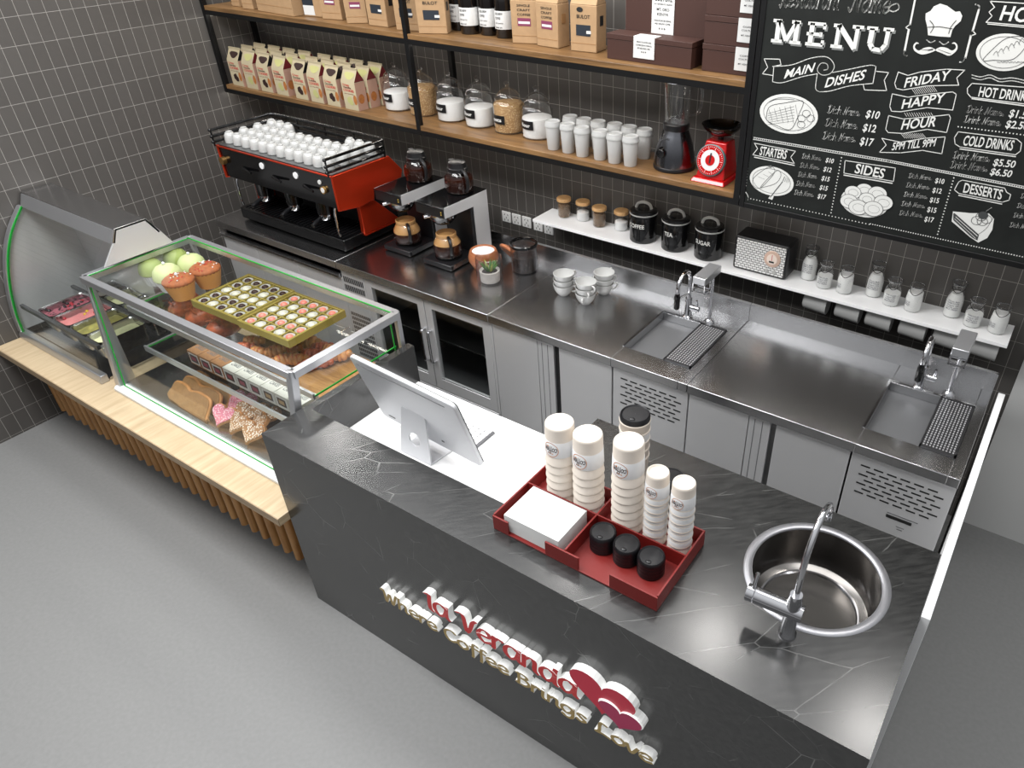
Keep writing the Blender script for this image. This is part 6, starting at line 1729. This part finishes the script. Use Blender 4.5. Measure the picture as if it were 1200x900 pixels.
# paper cups
BEIGE = mat('cup_paper', (222, 212, 200), .6); SLEEVE = mat('cup_sleeve', (226, 226, 226), .55); ORNG = mat('orange_print', (206, 128, 70), .6); BRN = mat('brown_print', (60, 30, 24), .6)
def paper_cup(r0, r1, h, logo=True, sleeve=True):
    """upside down: rim radius r1 on the ground, base radius r0 at the top"""
    t = thing('paper_cup', '', 'cup', (0, 0, 0), 0, 'upturned paper cups in the red tray')
    rr_ = lambda z: r1+(r0-r1)*z/h
    obj('cup_wall', MB().lathe([(r1+.0002, 0), (r1+.0014, .002), (r1+.0014, .0055), (rr_(.007), .0075), (r0+.0012, h-.008), (r0, h-.002), (r0-.002, h), (r0-.005, h-.0005), (r0-.008, h-.004), (.0005, h-.004)], seg=36, capt=False), BEIGE, t)
    zs0, zs1 = h*.26, h*.66
    if not sleeve: return t
    sl_ = obj('sleeve', MB().lathe([(rr_(zs0)+.0006, zs0), (rr_(zs0)+.0014, zs0+.001), (rr_(zs1)+.0014, zs1-.001), (rr_(zs1)+.0006, zs1)], seg=36, capb=False, capt=False), SLEEVE, t)
    if logo:
        c0 = R(-92); zc = (zs0+zs1)/2; lr = h*.185
        rw = lambda z: rr_(z)+.0018
        def W_(u, v, o=0.0): z = zc+v; r_ = rw(z)+o; a_ = c0+u/r_; return Vector((r_*math.cos(a_), r_*math.sin(a_), z))
        ring = MB(); n = 40
        for k in range(n):
            a_, b_ = 2*PI*k/n, 2*PI*(k+1)/n
            ring.add([W_(lr*math.cos(a_), lr*math.sin(a_)), W_(lr*math.cos(b_), lr*math.sin(b_)), W_(lr*.93*math.cos(b_), lr*.93*math.sin(b_)), W_(lr*.93*math.cos(a_), lr*.93*math.sin(a_))], [(0, 1, 2, 3)])
        obj('logo_ring', ring, ORNG, sl_, flat=True)
        tx = MB(); Ls, wd = nib_quads('coffee', .13, R(30), .09, .2, 3)
        for ch, qs in Ls:
            for p in qs: tx.add([W_(-(pp.x/wd-.5)*lr*1.75, -(pp.y/1.7-.38)*lr*.85, .0002) for pp in p], [(0, 1, 2, 3)])
        obj('logo_word', tx, BRN, sl_, flat=True)
        dm_ = MB(); vs, fs, a_ = font2d('fresh', .02); dm_.add([W_(-(x-.5)*lr*.7, -(y*.18+.42)*lr, .0002) for x, y in vs], fs)
        dm_.add([W_(lr*(-.42+.13*math.cos(k*PI/5)), lr*(.42+.10*math.sin(k*PI/5)), .0002) for k in range(10)], [tuple(range(10))])
        obj('logo_detail', dm_, ORNG, sl_, flat=True)
    return t
PR = {'bigt': paper_cup(.0460, .0505, .150), 'big': paper_cup(.0460, .0505, .150, sleeve=False), 'smallt': paper_cup(.0340, .0380, .110), 'small': paper_cup(.0340, .0380, .110, logo=False)}
cfg = [(-1.100, 1.452, 'big', 6, .0330, 'leftmost tall stack'), (-.993, 1.452, 'big', 6, .0330, 'second tall stack'), (-.846, 1.452, 'big', 7, .0335, 'tallest stack in tray middle'), (-.744, 1.452, 'small', 6, .0340, 'left one of the slim stacks'), (-.658, 1.455, 'small', 6, .0335, 'right one of the slim stacks')]
f_ = {k_: True for k_ in PR}
for x, y, kd, n, st2, nm in cfg:
    for k in range(n):
        pos_ = 'top' if k == n-1 else 'bottom' if k == 0 else ORD[n-1-k]+' from the top'
        lb = f'upturned paper cup, {pos_}, {nm}'
        loc = (x, y, HC+.0068+st2*k)
        kk = kd+'t' if k == n-1 else kd
        if f_[kk]: PR[kk].location = loc; PR[kk]['label'] = lb; f_[kk] = False
        else: dup(PR[kk], loc, lb)
# black lids in the tray
LID = mat('black_lid', (18, 18, 21), .38)
ld = thing('drink_lid', '', 'lid', (0, 0, 0), 0, 'black cup lids in the red tray')
obj('lid', MB().lathe([(.0412, 0), (.0424, .001), (.0424, .0130), (.0416, .0145), (.0408, .0185), (.0385, .0215), (.0365, .0195), (.0350, .0175), (.0005, .0185)], seg=36, capt=False), LID, ld)
obj('sip_button', MB().sph((.004, -.024, .0178), (.0095, .0070, .0035), 14, 8), LID, ld)
fst = True
for (x, y), nm in zip(((-.862, 1.335), (-.775, 1.332), (-.688, 1.330)), ('left stack', 'middle stack', 'right stack')):
    for k in range(4):
        lb = f'black cup lid, {("bottom","second from the bottom","third from the bottom","top")[k]} of the {nm} in the red tray'
        loc = (x, y, HC+.0068+.0150*k)
        if fst: ld.location = loc; ld['label'] = lb; fst = False
        else: dup(ld, loc, lb)
# upright lidded cups behind the tray
def up_cup(x, y, n, label0, label1, rad=.048):
    for k in range(n):
        t = dup(PR['bigt' if k == n-1 else 'big'], (x, y, HC+.1503+.036*k), f'upright paper cup, {ORD[k]} from the counter, {label1}', rot=(PI, 0, 0))
    z = HC+.1503+.036*(n-1)
    l = dup(ld, (x, y, z-.0045), label0); l.scale = (1.18, 1.18, 1.1)
up_cup(-.928, 1.628, 5, 'large black lid on the tall stack of upright cups behind the tray', 'tall lidded stack behind the tray')
q = dup(ld, (-.826, 1.715, HC+.0005), 'black lid lying on the stone counter behind the two slim cup stacks')
q.scale = (1.15, 1.15, 1.1)
